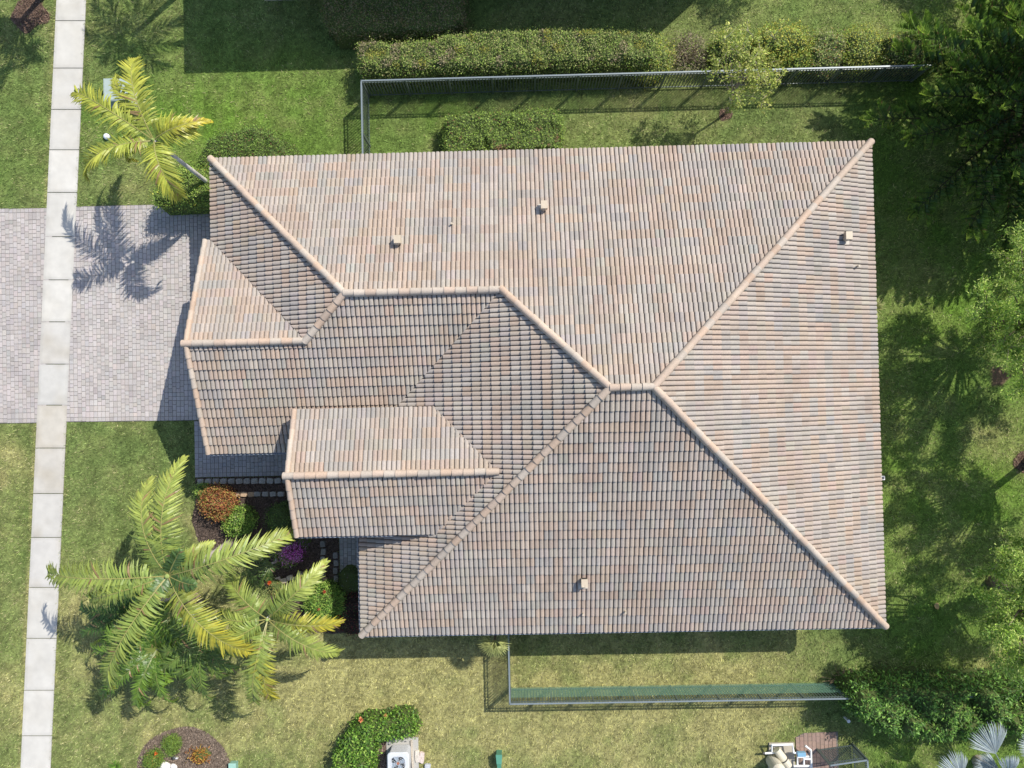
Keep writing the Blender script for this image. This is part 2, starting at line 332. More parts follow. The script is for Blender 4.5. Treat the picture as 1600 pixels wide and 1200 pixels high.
def window(x, y, wx, ax, parent=house):
    f = MB(); s = (wx, .1) if ax == 'x' else (.1, wx)
    f.box((x, y, 2.12), (s[0], s[1], .08), (.8, .78, .74)).box((x, y, .88), (s[0] + (.1 if ax == 'x' else .06), s[1] + (.06 if ax == 'x' else .1), .08), (.8, .78, .74))
    for t_ in (-1, 0, 1):
        dx, dy = ((wx / 2 - .035) * t_, 0) if ax == 'x' else (0, (wx / 2 - .035) * t_); f.box((x + dx, y + dy, 1.5), (.07, .098, 1.16), (.8, .78, .74))
    o = f.build('window', M_paint, parent); g = MB(); g.box((x, y, 1.5), ((wx - .14, .05, 1.16) if ax == 'x' else (.05, wx - .14, 1.16))); g.build('pane', M_glass, o)
for xx in (-8, -3.5, 1.5, 6.5, 10.5): window(xx, YN - .58, 1.5, 'x')
for xx in (-3.5, 1, 5.5, 10): window(xx, YS + .58, 1.5, 'x')
for yy in (-6, -1.5, 3, 6.8): window(XE - .58, yy, 1.8, 'y')
window(WBX - .02, YS + 2.3, 1.5, 'y')
# roof surfaces -------------------------------------------------------
TILES = [(.475, .375, .300), (.465, .385, .325), (.44, .400, .355), (.405, .380, .350), (.455, .415, .370), (.385, .372, .355), (.475, .400, .335)]
TW = [.2, .17, .2, .16, .14, .05, .1]
def tint_grid(nr, nc):
    out = np.zeros((nr, nc, 3)); pal = np.array(TILES); pal = (pal * .74 + pal.mean(0) * .26) * np.array([.865, .845, .83]); w_ = np.array(TW) / sum(TW); k = -1
    for i in range(nr):
        j = int(rng.integers(-1, 1))
        while j < nc:
            r_ = int(rng.choice([2, 2, 4, 4, 6, 8])); k = rng.choice(len(pal), p=w_)
            for q in range(max(j, 0), min(j + r_, nc)):
                if (q - j) % 2 == 0 or q == max(j, 0):
                    c = pal[k] * (1 + rng.normal(0, .04)) * (1 + rng.normal(0, .012, 3)); 
                    if rng.random() < .14: c = pal[rng.choice(len(pal), p=w_)] * (1 + rng.normal(0, .04))
                out[i, q] = c * (1 + rng.normal(0, .015))
            j += r_
    return out
PER = .165
pa = np.r_[0, .05, .11, .15 + .85 * (1 - np.cos(np.linspace(0, PI, 7))) / 2]
ph = np.r_[0, .0, .0, .058 * np.sin(np.linspace(0, PI, 7)) ** .45]
pa = pa[:-1]; ph = ph[:-1]; pa = np.r_[pa, 1.0]; ph = np.r_[ph, 0]
def tile_plane(out_bm, origin, ed, up, z0, smin, smax, run, pieces, rows):
    """origin: plan point on the eave; ed/up: plan unit vectors; pieces: convex plan polygons to keep."""
    ed = np.array(ed, float); up = np.array(up, float); rh = run / rows; n0 = int(np.floor(smin / PER)) - 1; n1 = int(np.ceil(smax / PER)) + 1; nc = n1 - n0
    nr = rows + 1; tg = tint_grid(nr, nc); nn = np.r_[-PT * up, 1] / math.sqrt(1 + PT * PT)
    allbb = [(np.min(p, 0) - .3, np.max(p, 0) + .3) for p in pieces]
    Vs = []; Cs = []
    K = len(pa)
    for i in range(nr):
        for c in range(nc):
            s0 = (n0 + c) * PER + rng.normal(0, .0025); r0 = i * rh - .03 + rng.normal(0, .004); r1 = r0 + rh + .012
            ctr = origin + ed * (s0 + PER / 2) + up * (r0 + r1) / 2
            if not any((ctr > a_).all() and (ctr < b_).all() for a_, b_ in allbb): continue
            lift = .060 + rng.normal(0, .0025)
            row = []
            for (r_, dz) in ((r0 - .016, -.02), (r0, lift), (r1, 0.0)):
                s_ = s0 + pa * PER; plan = origin + ed * s_[:, None] + up * r_
                h = ph + dz if dz >= 0 else ph * 0 + dz
                if dz < 0: h = np.minimum(ph * .6, .03) - .012
                P = np.c_[plan, np.full(K, z0 + PT * r_)] + nn * h[:, None]; row.append(P)
            Vs.append(np.concatenate([row[0], row[1], row[1], row[2]])); cb_ = np.tile(tg[i, c], (K, 1)); cb_[:3] *= .42; cb_[-1] *= .6  # pans: dirt, plus the shade of the gaps painted darker
            bt_ = np.tile(tg[i, c] * .62, (K, 1)); bt_[:3] *= .2; bt_[-1] *= .2; Cs.append(np.concatenate([bt_, bt_, cb_, cb_]))  # butt faces painted dark as the shaded hollow tile ends
    Vs = np.array(Vs); nb = len(Vs); q = []
    flip = (ed[0] * up[1] - ed[1] * up[0]) < 0
    for r_ in (0, 2):
        for k in range(K - 1):
            f = [r_ * K + k, r_ * K + k + 1, (r_ + 1) * K + k + 1, (r_ + 1) * K + k]; q.append(f[::-1] if flip else f)
    F = (np.array(q)[None] + 4 * K * np.arange(nb)[:, None, None]).reshape(-1, 4)
    Cc = np.array(Cs).reshape(-1, 3)
    for pc in pieces:
        mbx = MB().add(Vs.reshape(-1, 3), F, Cc); 
        o = mbx.build('tmp', M_tile); bm = bmesh.new(); bm.from_mesh(o.data); me = o.data; bpy.data.objects.remove(o); bpy.data.meshes.remove(me)
        pc = np.array(pc); cen = pc.mean(0)
        for a_, b_ in zip(pc, np.roll(pc, -1, 0)):
            t = b_ - a_; no = np.array([-t[1], t[0]]); 
            if no @ (cen - a_) > 0: no = -no
            no = no / np.linalg.norm(no); isE = abs(no @ up + 1) < 1e-3
            off = .08 if isE else 0.0
            bmesh.ops.bisect_plane(bm, geom=bm.verts[:] + bm.edges[:] + bm.faces[:], dist=1e-5, plane_co=(a_[0] + no[0] * off, a_[1] + no[1] * off, 0), plane_no=(no[0], no[1], 0), clear_outer=True)
        me = bpy.data.meshes.new('tmp2'); bm.to_mesh(me); bm.free()
        out_bm.from_mesh(me); bpy.data.meshes.remove(me)
def finish_bm(bm, name, mat, parent):
    me = bpy.data.meshes.new(name); bm.to_mesh(me); bm.free(); me.materials.append(mat); o = bpy.data.objects.new(name, me); COL.objects.link(o); o.parent = parent; return o
A = (XE - HH, YM); Bp = (XB + HH, YM); Cp = (XB + HW, YWR); D = (XW + HW, YWR); Gp = (XW + HW - TG, YG)
RR = 26; rr = lambda run: max(1, round(run / (HH / RR)))
bm = bmesh.new()
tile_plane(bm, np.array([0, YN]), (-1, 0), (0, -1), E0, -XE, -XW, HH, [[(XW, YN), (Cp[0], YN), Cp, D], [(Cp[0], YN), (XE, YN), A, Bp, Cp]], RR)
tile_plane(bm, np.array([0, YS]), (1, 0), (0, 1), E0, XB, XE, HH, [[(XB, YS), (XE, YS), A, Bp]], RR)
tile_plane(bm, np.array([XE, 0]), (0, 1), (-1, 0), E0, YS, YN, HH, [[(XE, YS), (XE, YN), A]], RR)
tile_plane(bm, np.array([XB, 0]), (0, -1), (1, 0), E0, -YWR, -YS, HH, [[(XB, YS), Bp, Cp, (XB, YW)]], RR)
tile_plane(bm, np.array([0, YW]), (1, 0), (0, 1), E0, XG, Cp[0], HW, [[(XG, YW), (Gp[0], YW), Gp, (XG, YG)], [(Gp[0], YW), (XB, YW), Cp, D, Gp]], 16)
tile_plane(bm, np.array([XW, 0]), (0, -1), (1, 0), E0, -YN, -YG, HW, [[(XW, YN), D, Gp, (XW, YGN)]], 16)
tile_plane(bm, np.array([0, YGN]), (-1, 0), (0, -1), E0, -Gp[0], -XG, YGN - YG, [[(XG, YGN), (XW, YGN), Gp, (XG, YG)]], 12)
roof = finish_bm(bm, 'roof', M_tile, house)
bm = bmesh.new()
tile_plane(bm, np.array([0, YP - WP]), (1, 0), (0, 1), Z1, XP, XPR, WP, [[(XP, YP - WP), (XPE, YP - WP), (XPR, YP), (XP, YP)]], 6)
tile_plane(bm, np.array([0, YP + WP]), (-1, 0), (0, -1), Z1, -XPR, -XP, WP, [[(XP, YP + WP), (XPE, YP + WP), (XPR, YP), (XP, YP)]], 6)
proof = finish_bm(bm, 'porch_roof', M_tile, house)
# deck, soffit, fascia
dk = MB(); dc = (.09, .085, .08); zo = -.03
def zf(kind, x, y):
    return {'n': E0 + PT * (YN - y), 's': E0 + PT * (y - YS), 'e': E0 + PT * (XE - x), 'w': E0 + PT * (x - XB), 'ws': E0 + PT * (y - YW), 'ww': E0 + PT * (x - XW), 'gn': E0 + PT * (YGN - y)}[kind]
for kd, pl in (('n', [(XW, YN), (Cp[0], YN), Cp, D]), ('n', [(Cp[0], YN), (XE, YN), A, Bp, Cp]), ('s', [(XB, YS), (XE, YS), A, Bp]), ('e', [(XE, YS), (XE, YN), A]), ('w', [(XB, YS), Bp, Cp, (XB, YW)]),
               ('ws', [(XG, YW), (Gp[0], YW), Gp, (XG, YG)]), ('ws', [(Gp[0], YW), (XB, YW), Cp, D, Gp]), ('ww', [(XW, YN), D, Gp, (XW, YGN)]), ('gn', [(XG, YGN), (XW, YGN), Gp, (XG, YG)])):
    dk.add([[px, py, zf(kd, px, py) + zo] for px, py in pl], [list(range(len(pl)))], dc)
for sg in (-1, 1):
    dk.add([[XP, YP + sg * WP, Z1 + zo], [XPE, YP + sg * WP, Z1 + zo], [XPR, YP, ZPR + zo], [XP, YP, ZPR + zo]], [[0, 1, 2, 3]], dc)
dk.build('roof_deck', M_paint, house)
sf = MB(); fc = (.62, .57, .48)
sf.prism([[XW + .02, YN - .02], [XE - .02, YN - .02], [XE - .02, YS + .02], [XB + .02, YS + .02], [XB + .02, YW + .02], [XG + .02, YW + .02], [XG + .02, YGN - .02], [XW + .02, YGN - .02]], 2.86, 2.94, fc)
sf.build('soffit', M_paint, house)
fa = MB()
def fascia(p, q, zp, zq, t=.04, h=.18):
    p = np.array(p, float); q = np.array(q, float); d_ = nrm(q - p); nn = np.array([d_[1], -d_[0]]) * t / 2
    V = [[*(p - nn), zp - h], [*(q - nn), zq - h], [*(q + nn), zq - h], [*(p + nn), zp - h], [*(p - nn), zp], [*(q - nn), zq], [*(q + nn), zq], [*(p + nn), zp]]
    fa.add(V, [[0, 3, 2, 1], [4, 5, 6, 7], [0, 1, 5, 4], [1, 2, 6, 5], [2, 3, 7, 6], [3, 0, 4, 7]], fc)
zt = E0 - .035
for p, q in (((XW, YN), (XE, YN)), ((XE, YN), (XE, YS)), ((XE, YS), (XB, YS)), ((XB, YS), (XB, YW)), ((XB, YW), (XG, YW)), ((XW, YGN), (XW, YN))): fascia(p, q, zt, zt)
fascia((XG, YW), (XG, YG), zt, ZG - .035); fascia((XG, YG), (XG, YGN), ZG - .035, zt)
fascia((XP, YP - WP), (XP, YP), Z1 - .035, ZPR - .035); fascia((XP, YP), (XP, YP + WP), ZPR - .035, Z1 - .035)
fascia((XP, YP - WP), (XPE, YP - WP), Z1 - .035, Z1 - .035); fascia((XP, YP + WP), (XPE, YP + WP), Z1 - .035, Z1 - .035)
fa.build('fascia', M_paint, house)
def gutter(p, q, z, side):
    p = np.array(p, float); q = np.array(q, float); d_ = nrm(q - p); s_ = np.array(side, float); g = MB(); c = (.42, .46, .52); L_ = np.linalg.norm(q - p); m_ = (p + q) / 2; a = math.atan2(d_[1], d_[0])
    for off, hh, zz, ww in ((.13, .12, z - .07, .012), (.075, .012, z - .125, .12)):
        cpt = m_ + s_ * off; g.box((*cpt, zz), (L_, ww, hh), c, rz=a)
    g.build('gutter', M_metal, house)
gutter((XG + .05, YW), (XB - .1, YW), E0, (0, -1)); gutter((XB, YS), (XB, YP - WP + .3), E0, (-1, 0)); gutter((XP + .05, YP - WP), (XPE - 1.6, YP - WP), Z1, (0, -1)); gutter((XB, YS), (XE, YS), E0, (0, -1))
# ridge / hip / rake caps
def caps(p0, p1, r=.118, sp=.388, name='ridge_cap', parent=roof, lift=.055, start=0.0, cr=1.0, squash=1.0):
    lift = lift + .05
    p0 = np.array(p0, float); p1 = np.array(p1, float); L_ = np.linalg.norm(p1 - p0); d_ = (p1 - p0) / L_; n_ = max(1, int(round(L_ / sp))); sp = L_ / n_
    sd_ = nrm(np.array([d_[1], -d_[0], 0])); up_ = np.cross(sd_, d_); 
    if up_[2] < 0: up_ = -up_; 
    m_ = MB(); th = np.linspace(-PI * .56, PI * .56, 12); k = len(th)
    for i in range(n_):
        c = np.array(TILES[rng.choice([0, 1, 2, 4, 6])]) * np.array([.98, .93, .88]) * (1 + rng.normal(0, .04)); jit = rng.normal(0, .004)
        a0 = p0 + d_ * (i * sp - .02); a1 = p0 + d_ * ((i + 1) * sp + .04); rings = []
        for (c0, rad, hh) in ((a0, r * .86, lift + .0), (a0, r + .012, lift + .016), (a1, r - .006, lift - .004)):
            q_ = c0 + up_ * hh + rad * (np.sin(th)[:, None] * sd_ + np.cos(th)[:, None] * up_ * squash) + sd_ * jit; q_[0] -= up_ * .11; q_[-1] -= up_ * .11; rings.append(q_)
        V = np.concatenate(rings); F = []
        for q in range(2):
            for j in range(k - 1): F.append([q * k + j, q * k + j + 1, (q + 1) * k + j + 1, (q + 1) * k + j])
        m_.add(V, F, c)
    # mortar bed
    return m_.build(name, M_tile, parent, smooth=False)
def shade_smooth_auto(o, ang=40):
    me = o.data; me.polygons.foreach_set('use_smooth', np.ones(len(me.polygons), bool))
    bm_ = bmesh.new(); bm_.from_mesh(me)
    for e in bm_.edges:
        if len(e.link_faces) == 2 and e.link_faces[0].normal.angle(e.link_faces[1].normal, 3) > math.radians(ang): e.smooth = False
    bm_.to_mesh(me); bm_.free()
caplist = [caps((XE, YS, E0), (*A, ZR)), caps((XE, YN, E0), (*A, ZR)), caps((XB, YS, E0), (*Bp, ZR)), caps((*Cp, ZW), (*Bp, ZR)), caps((*Gp, ZG), (*D, ZW)), caps((XW, YN, E0), (*D, ZW)),
           caps((*Bp, ZR), (*A, ZR)), caps((*D, ZW), (*Cp, ZW)), caps((XG - .06, YG, ZG), (*Gp, ZG)), caps((XP - .06, YP, ZPR), (XPR, YP, ZPR), parent=proof)]
for (pp, qq, par) in (((XG + .04, YW, E0), (XG + .04, YG - .08, ZG), roof), ((XG + .04, YGN, E0), (XG + .04, YG + .08, ZG), roof), ((XP + .04, YP - WP, Z1), (XP + .04, YP - .08, ZPR), proof), ((XP + .04, YP + WP, Z1), (XP + .04, YP + .08, ZPR), proof)):
    caplist.append(caps(pp, qq, r=.085, sp=.37, name='rake_tile', parent=par, lift=.035))
for o in caplist: shade_smooth_auto(o)
# valley flashing seen beside porch roof
fl = MB(); c_ = (.55, .56, .57)
fv = [G(590, 640, 3.95), G(624, 629, 4.05), G(624, 640, 3.98), G(604, 642, 3.95)]
k0 = (XPE - .9, YP + WP); 
fl.add([[XPE - 1.5, YP + WP + .02, E0 + PT * (YP + WP - YW) + .13], [XPE - 1.0, YP + WP + .28, E0 + PT * (YP + WP + .28 - YW) + .13], [XPE - .55, YP + WP + .30, 0], [XPE - .55, YP + WP - .05, 0]], [[0, 1, 2, 3]], c_)
fl.V[0][2, 2] = E0 + PT * (YP + WP + .30 - YW) + .14; fl.V[0][3, 2] = E0 + PT * (YP + WP - YW) + .16
fl.build('valley_flashing', M_metal, roof)
# roof vents
def vent(u, v, zf_, big=True, az=-.7):
    z = 4.0
    for _ in range(8): p = G(u, v, z); z = zf_(p[0], p[1]) + (.3 if big else .15)
    zb = zf_(p[0], p[1]); m_ = MB(); c = (.52, .44, .33)
    if big:
        m_.box((p[0], p[1], zb + .065), (.34, .38, .02), (.5, .45, .38)); m_.tube([[p[0], p[1], zb], [p[0], p[1], zb + .22]], .085, 12, c)
        m_.tube([[p[0], p[1], zb + .2], [p[0], p[1], zb + .30], [p[0] + .02, p[1] + .03, zb + .36]], [.10, .11, .09], 12, c)
        m_.box((p[0] + .03, p[1] + .08, zb + .30), (.23, .28, .20), c)
        o = m_.build('roof_vent', M_paint, roof); MB().box((p[0] + .03, p[1] + .226, zb + .29), (.19, .01, .15), (.03, .03, .03)).build('vent_opening', M_paint, o)
    else:
        m_.tube([[p[0], p[1], zb + .02], [p[0], p[1], zb + .10]], [.08, .05], 10, (.4, .36, .31)); m_.tube([[p[0], p[1], zb + .05], [p[0], p[1], zb + .28]], .035, 10, (.5, .43, .33)); m_.build('vent_pipe', M_paint, roof)
zn = lambda x, y: E0 + PT * (YN - y); ze_ = lambda x, y: E0 + PT * (XE - x); zs = lambda x, y: E0 + PT * (y - YS)
vent(849, 324, zn); vent(620, 378, zn); vent(1324, 372, ze_); vent(912, 914, zs)
vent(706, 350, zn, False); vent(1340, 416, ze_, False); vent(911, 959, zs, False); vent(977, 956, zs, False)
# ------------------------------------------------------------------ neighbour house beyond the top edge
nb = empty('neighbour_house', (0, 0, 0), 'cream walled neighbouring house beyond the clipped hedges, casting the wide shadow on the lawn', 'house')
s0 = P2(290, 113); s1 = P2(985, 103); zz = 4.6
nx0, ny0 = s0[0] + zz * SX, s0[1] + zz * SY; nx1 = s1[0] + zz * SX
MB().box(((nx0 + nx1) / 2, ny0 + 6, zz / 2), (nx1 - nx0, 12, zz), (.55, .5, .42)).build('wall', M_wall, nb)
ym_ = ny0 + 6; mbn = MB(); q_ = .05
mbn.add([[nx0 - q_, ny0 - q_, zz + .02], [nx1 + q_, ny0 - q_, zz + .02], [nx1 + q_, ny0 + 12 + q_, zz + .02], [nx0 - q_, ny0 + 12 + q_, zz + .02], [nx0 + 6, ym_, zz + 2.4], [nx1 - 6, ym_, zz + 2.4]], [[0, 1, 5, 4], [2, 3, 4, 5]], (.4, .33, .28))
mbn.F.append(np.array([[1, 2, 5], [3, 0, 4]])); mbn.build('roof', M_tile, nb)
# ------------------------------------------------------------------ vegetation tools
def leaf_quads(mb, P, D, size, aspect, col, rnd=.7, fold=.25, N=None):
    n = len(P); size = np.broadcast_to(size, (n,)) * rng.uniform(.7, 1.25, n)
    d = nrm(nrm(D) * (1 - rnd) + rnd * nrm(rng.normal(size=(n, 3)))); s = nrm(np.cross(d, rng.normal(size=(n, 3)) if N is None else nrm(N) + rng.normal(0, .55, (n, 3)))); w_ = size * aspect / 2; nn = np.cross(d, s)
    L_ = size[:, None]; W_ = w_[:, None]
    V = np.stack([P, P + d * L_ * .5 + s * W_ + nn * L_ * fold * .3, P + d * L_, P + d * L_ * .5 - s * W_ + nn * L_ * fold * .3], 1).reshape(-1, 3)
    return mb.add(V, np.arange(4 * n).reshape(-1, 4), np.repeat(col, 4, 0))
def sample_poly(poly, n):
    poly = np.asarray(poly)[:, :2]; lo = poly.min(0); hi = poly.max(0); out = np.zeros((0, 2))
    while len(out) < n:
        p = rng.uniform(lo, hi, (n * 2, 2)); out = np.r_[out, p[inpoly(p[:, 0], p[:, 1], poly)]]
    return out[:n]
def area(poly): poly = np.asarray(poly)[:, :2]; q = np.roll(poly, -1, 0); return abs((poly[:, 0] * q[:, 1] - q[:, 0] * poly[:, 1]).sum()) / 2
def rough_poly(poly, amp=.08, step=.22, seed=1):
    poly = np.asarray(poly)[:, :2]; out = []
    for a, b in zip(poly, np.roll(poly, -1, 0)):
        k = max(1, int(np.linalg.norm(b - a) / step))
        for t in range(k): out.append(a + (b - a) * t / k)
    out = np.array(out); d = nrm(np.roll(out, -1, 0) - np.roll(out, 1, 0)); nn = np.stack([d[:, 1], -d[:, 0]], 1)
    return out + nn * ((vnoise(out[:, 0], out[:, 1], .5, seed) - .5) * 2 * amp)[:, None]
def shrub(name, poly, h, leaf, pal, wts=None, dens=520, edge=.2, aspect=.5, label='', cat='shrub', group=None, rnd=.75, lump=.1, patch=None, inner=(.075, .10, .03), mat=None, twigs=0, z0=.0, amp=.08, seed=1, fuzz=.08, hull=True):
    poly = rough_poly(poly, amp, seed=seed); cen = poly.mean(0); root = empty(name, (cen[0], cen[1], 0), label, cat, group); A_ = area(poly)
    bf = .5 if name == 'hedge' else .12
    def ztop(p):
        d = dpoly(p[:, 0], p[:, 1], poly); t = np.clip(d / edge, 0, 1); base = h * (bf + (1 - bf) * np.sqrt(np.clip(1 - (1 - t) ** 2, 0, 1)))
        return base + (vnoise(p[:, 0], p[:, 1], .35, seed) - .5) * 2 * lump + (vnoise(p[:, 0], p[:, 1], .9, seed + 5) - .5) * 1.5 * lump
    n = int(A_ * dens * 1.3); p = sample_poly(poly, n); z = ztop(p) - np.abs(rng.normal(0, .07, n)) + rng.random(n) ** 6 * .12
    cols = pick(n, pal, wts, .18)
    if patch is not None:
        for (pc, thr, sc, sd_) in patch:
            k = vnoise(p[:, 0], p[:, 1], sc, sd_) > thr; k &= rng.random(n) < .8; cols[k] = pick(int(k.sum()), [pc], None, .2)
    f = MB(); hz_ = rng.normal(size=(n, 3)) * [1, 1, .45] + [0, 0, .25]; leaf_quads(f, np.c_[p, z], hz_, leaf, aspect, cols, .2, N=np.tile([0, 0, 1.], (n, 1)))
    per = np.linalg.norm(np.roll(poly, -1, 0) - poly, axis=1); m_ = int(per.sum() * h * dens * .75); idx = rng.choice(len(poly), m_, p=per / per.sum()); t = rng.random(m_)
    q = poly[idx] * (1 - t[:, None]) + np.roll(poly, -1, 0)[idx] * t[:, None]; tn = nrm(np.roll(poly, -1, 0)[idx] - poly[idx]); nn = np.stack([tn[:, 1], -tn[:, 0]], 1)
    sgn = 1 if (poly[:, 0] * np.roll(poly[:, 1], -1) - np.roll(poly[:, 0], -1) * poly[:, 1]).sum() > 0 else -1
    q = q + nn * sgn * (rng.normal(-.02, fuzz, m_))[:, None]; zz_ = rng.uniform(.03, h * .93, m_) + z0
    leaf_quads(f, np.c_[q, zz_], np.c_[nn * sgn, np.full(m_, .5)], leaf, aspect, pick(m_, pal, wts, .18), .9, N=np.c_[nn * sgn, np.full(m_, .6)])
    f.build('foliage', mat or M_leaf, root)
    hb = MB(); ip = poly + nrm(cen - poly) * .1; 
    # inner hull: fan grid
    g = sample_poly(poly, 0) if False else None
    lo, hi = poly.min(0), poly.max(0); st = .14; gx = np.arange(lo[0], hi[0] + st, st); gy = np.arange(lo[1], hi[1] + st, st); GX, GY = np.meshgrid(gx, gy, indexing='ij')
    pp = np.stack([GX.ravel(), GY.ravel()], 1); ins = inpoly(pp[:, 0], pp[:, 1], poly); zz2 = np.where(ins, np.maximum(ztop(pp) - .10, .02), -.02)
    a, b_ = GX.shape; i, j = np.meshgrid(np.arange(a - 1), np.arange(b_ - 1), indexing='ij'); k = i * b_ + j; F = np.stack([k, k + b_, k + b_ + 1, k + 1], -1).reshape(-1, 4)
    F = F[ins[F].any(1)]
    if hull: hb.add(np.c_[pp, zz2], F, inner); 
    for _ in range(6 + twigs):
        s_ = sample_poly(poly, 2); zt_ = float(ztop(s_[1:2])[0]); c_ = (.36, .30, .21) if twigs else (.12, .09, .06)
        b0 = cen * .6 + s_[0] * .4 if not twigs else s_[0] * .6 + s_[1] * .4
        hb.tube([[*b0, 0], [*(b0 * .5 + s_[1] * .5), zt_ * .6], [*s_[1], zt_ + (.12 if twigs else -.05)]], [.02, .013, .005], 5, c_)
    hb.build('branches', M_twig, root); return root
def circ(u, v, r, z=0, k=1.0, n=20): 
    c = P2(u, v, z); a = np.linspace(0, 2 * PI, n, endpoint=False); return np.stack([c[0] + r * np.cos(a), c[1] + r * k * np.sin(a)], 1)
Y_ = (.50, .48, .08); LG = (.34, .48, .09); MG = (.19, .30, .06); DG = (.08, .14, .035); OL = (.38, .41, .15); BR = (.27, .20, .10); RD = (.30, .11, .06); TN = (.34, .30, .20)
HED = [OL, LG, MG, DG, (.36, .40, .12), BR]
# hedges (outlines at their top height)
shrub('hedge', polyPX([(558, 66), (575, 62), (640, 62), (700, 52), (760, 44), (900, 41), (1000, 44), (1030, 55), (1030, 95), (1000, 97), (860, 99), (700, 106), (600, 110), (562, 108)], 1.45), 1.45, .075, HED, [3, 3, 2, 1.5, 2.5, .8], dens=520, label='long clipped green hedge running behind the black fence, lit on top with brown twiggy patches', cat='hedge', patch=[((.36, .30, .18), .74, .45, 21), ((.34, .34, .06), .82, .5, 22)], seed=3, edge=.22)
shrub('hedge', polyPX([(497, -60), (725, -60), (722, 34), (700, 44), (560, 50), (520, 45), (505, 30)], 1.3), 1.3, .07, [DG, (.30, .27, .15), MG, BR], [1, 3, 2, 3], dens=430, label='dark reddish green clipped hedge block in full shade near the top edge', cat='hedge', seed=4)
shrub('hedge', polyPX([(694, 178), (720, 172), (868, 166), (878, 178), (877, 234), (764, 234), (757, 218), (762, 236), (692, 240)], 1.1), 1.05, .075, [LG, MG, DG, (.2, .28, .06), (.3, .14, .08)], [3, 3, 2, 2, .35], dens=520, label='l shaped clipped bright green hedge against the tiled roof edge', cat='hedge', seed=5, patch=[((.30, .18, .10), .86, .35, 12)])
shrub('hedge', polyPX([(303, 262), (306, 242), (324, 216), (355, 199), (398, 193), (426, 203), (446, 222), (458, 250), (458, 270), (335, 290)], 1.5), 1.6, .07, [(.18, .30, .055), (.26, .40, .075), DG, (.17, .09, .045)], [3.4, 2.2, 2.4, .6], dens=560, edge=.3, label='rounded dark green clipped shrub with reddish flecks at the corner of the roof', cat='hedge', seed=6)
shrub('hedge', polyPX([(236, 284), (262, 262), (300, 258), (332, 262), (345, 300), (345, 316), (236, 316)], 1.6), 1.75, .075, [LG, MG, (.2, .3, .06), Y_], [3, 2.5, 2, .4], dens=520, edge=.3, label='clipped bright green hedge between the palm foot and the paved driveway', cat='hedge', seed=7)
# wild shrubs behind the fence, top right
shrub('wild_shrub', circ(1018, 80, .95, 1.2, .9), 1.2, .08, [LG, Y_, OL, MG], [2, 1.6, 2, 1], dens=380, edge=.6, label='yellow green wild shrub at the right end of the long clipped hedge', seed=31, cat='shrub', group='wild shrubs behind the fence')
shrub('wild_shrub', circ(1078, 74, .9, .8), .7, .06, [(.42, .36, .25), OL, LG, (.34, .28, .18)], [3, 2, 1, 2], dens=260, edge=.6, label='half bare greyish brown twiggy shrub left of the sparse young tree', seed=32, twigs=110, hull=False, mat=M_leafd, inner=(.12, .09, .06), group='wild shrubs behind the fence')
shrub('wild_shrub', circ(1150, 66, .95, 1.3, .8), 1.2, .085, [LG, OL, Y_, MG], [2, 2.5, 1, 1], dens=330, edge=.7, label='olive green wild shrub directly behind the sparse young tree', seed=33, twigs=14, group='wild shrubs behind the fence')
shrub('wild_shrub', circ(1228, 58, 1.2, 1.5, .62), 1.5, .09, [Y_, (.45, .42, .08), LG, MG], [3, 1.5, 2.5, 1], dens=380, edge=.6, label='bright yellow leaved variegated shrub right of the sparse young tree', seed=34, group='wild shrubs behind the fence')
shrub('wild_shrub', circ(1248, 84, .9, 1.0, .6), 1.0, .085, [LG, Y_, (.3, .36, .08), MG], [3, 1.5, 2, 1.5], dens=330, edge=.5, label='low green and yellow shrub just behind the fence rail below the yellow shrub', seed=35, group='wild shrubs behind the fence')
shrub('wild_shrub', circ(1300, 72, 1.0, 1.1, .9), 1.1, .08, [OL, LG, TN, (.4, .2, .06)], [3, 2, 1, .4], dens=280, edge=.6, label='dull olive shrub with a few orange leaves between the two yellow shrubs', seed=36, twigs=16, group='wild shrubs behind the fence')
shrub('wild_shrub', circ(1358, 68, .95, 1.3, .95), 1.3, .08, [Y_, LG, (.3, .33, .07), OL], [2.5, 2.5, 2, 1.4], dens=360, edge=.6, label='yellow green leafy shrub behind the right part of the fence', seed=37, group='wild shrubs behind the fence')
shrub('hedge', polyPX([(1385, 50), (1420, 44), (1480, 44), (1484, 92), (1400, 96), (1385, 84)], 1.2), 1.2, .08, [OL, MG, Y_, BR], [2.5, 2, 1.2, 1.2], dens=340, edge=.3, label='clipped hedge with yellow top edge beside the dark conifer', cat='hedge', seed=38, twigs=10)
# front bed shrubs
shrub('croton_bush', circ(335, 788, .63, .9), .95, .085, [(.42, .17, .07), (.45, .28, .09), (.30, .09, .05), (.36, .33, .08), (.16, .16, .05)], [3, 2.4, 2, 1.5, 1], dens=900, edge=.55, label='round bush of orange red and yellow croton leaves in the front bed', seed=41, cat='bush', inner=(.08, .03, .02))
shrub('round_shrub', circ(366, 817, .58, .8), .8, .08, [LG, (.13, .27, .04), MG, (.4, .38, .2)], [3, 3, 2, .25], dens=800, edge=.5, label='round glossy bright green bush touching the orange croton', seed=42, cat='bush')
shrub('round_shrub', circ(312, 767, .3, .5), .5, .07, [LG, MG], dens=600, edge=.3, label='small green bush tucked behind the orange croton beside the stone edging', seed=43, cat='bush')
shrub('round_shrub', circ(434, 815, .62, .7), .7, .06, [MG, DG, (.07, .12, .04)], dens=600, edge=.55, label='dark green mounded bush in the shade of the porch roof', seed=44, cat='bush')
shrub('flowering_shrub', circ(440, 866, .62, .7, .8), .65, .07, [LG, (.2, .28, .08), MG, (.6, .18, .55), (.35, .2, .1)], [3, 2, 1.6, .5, .3], dens=420, edge=.5, label='straggling green bush with magenta blossoms in the front bed', seed=45, cat='bush', twigs=10)
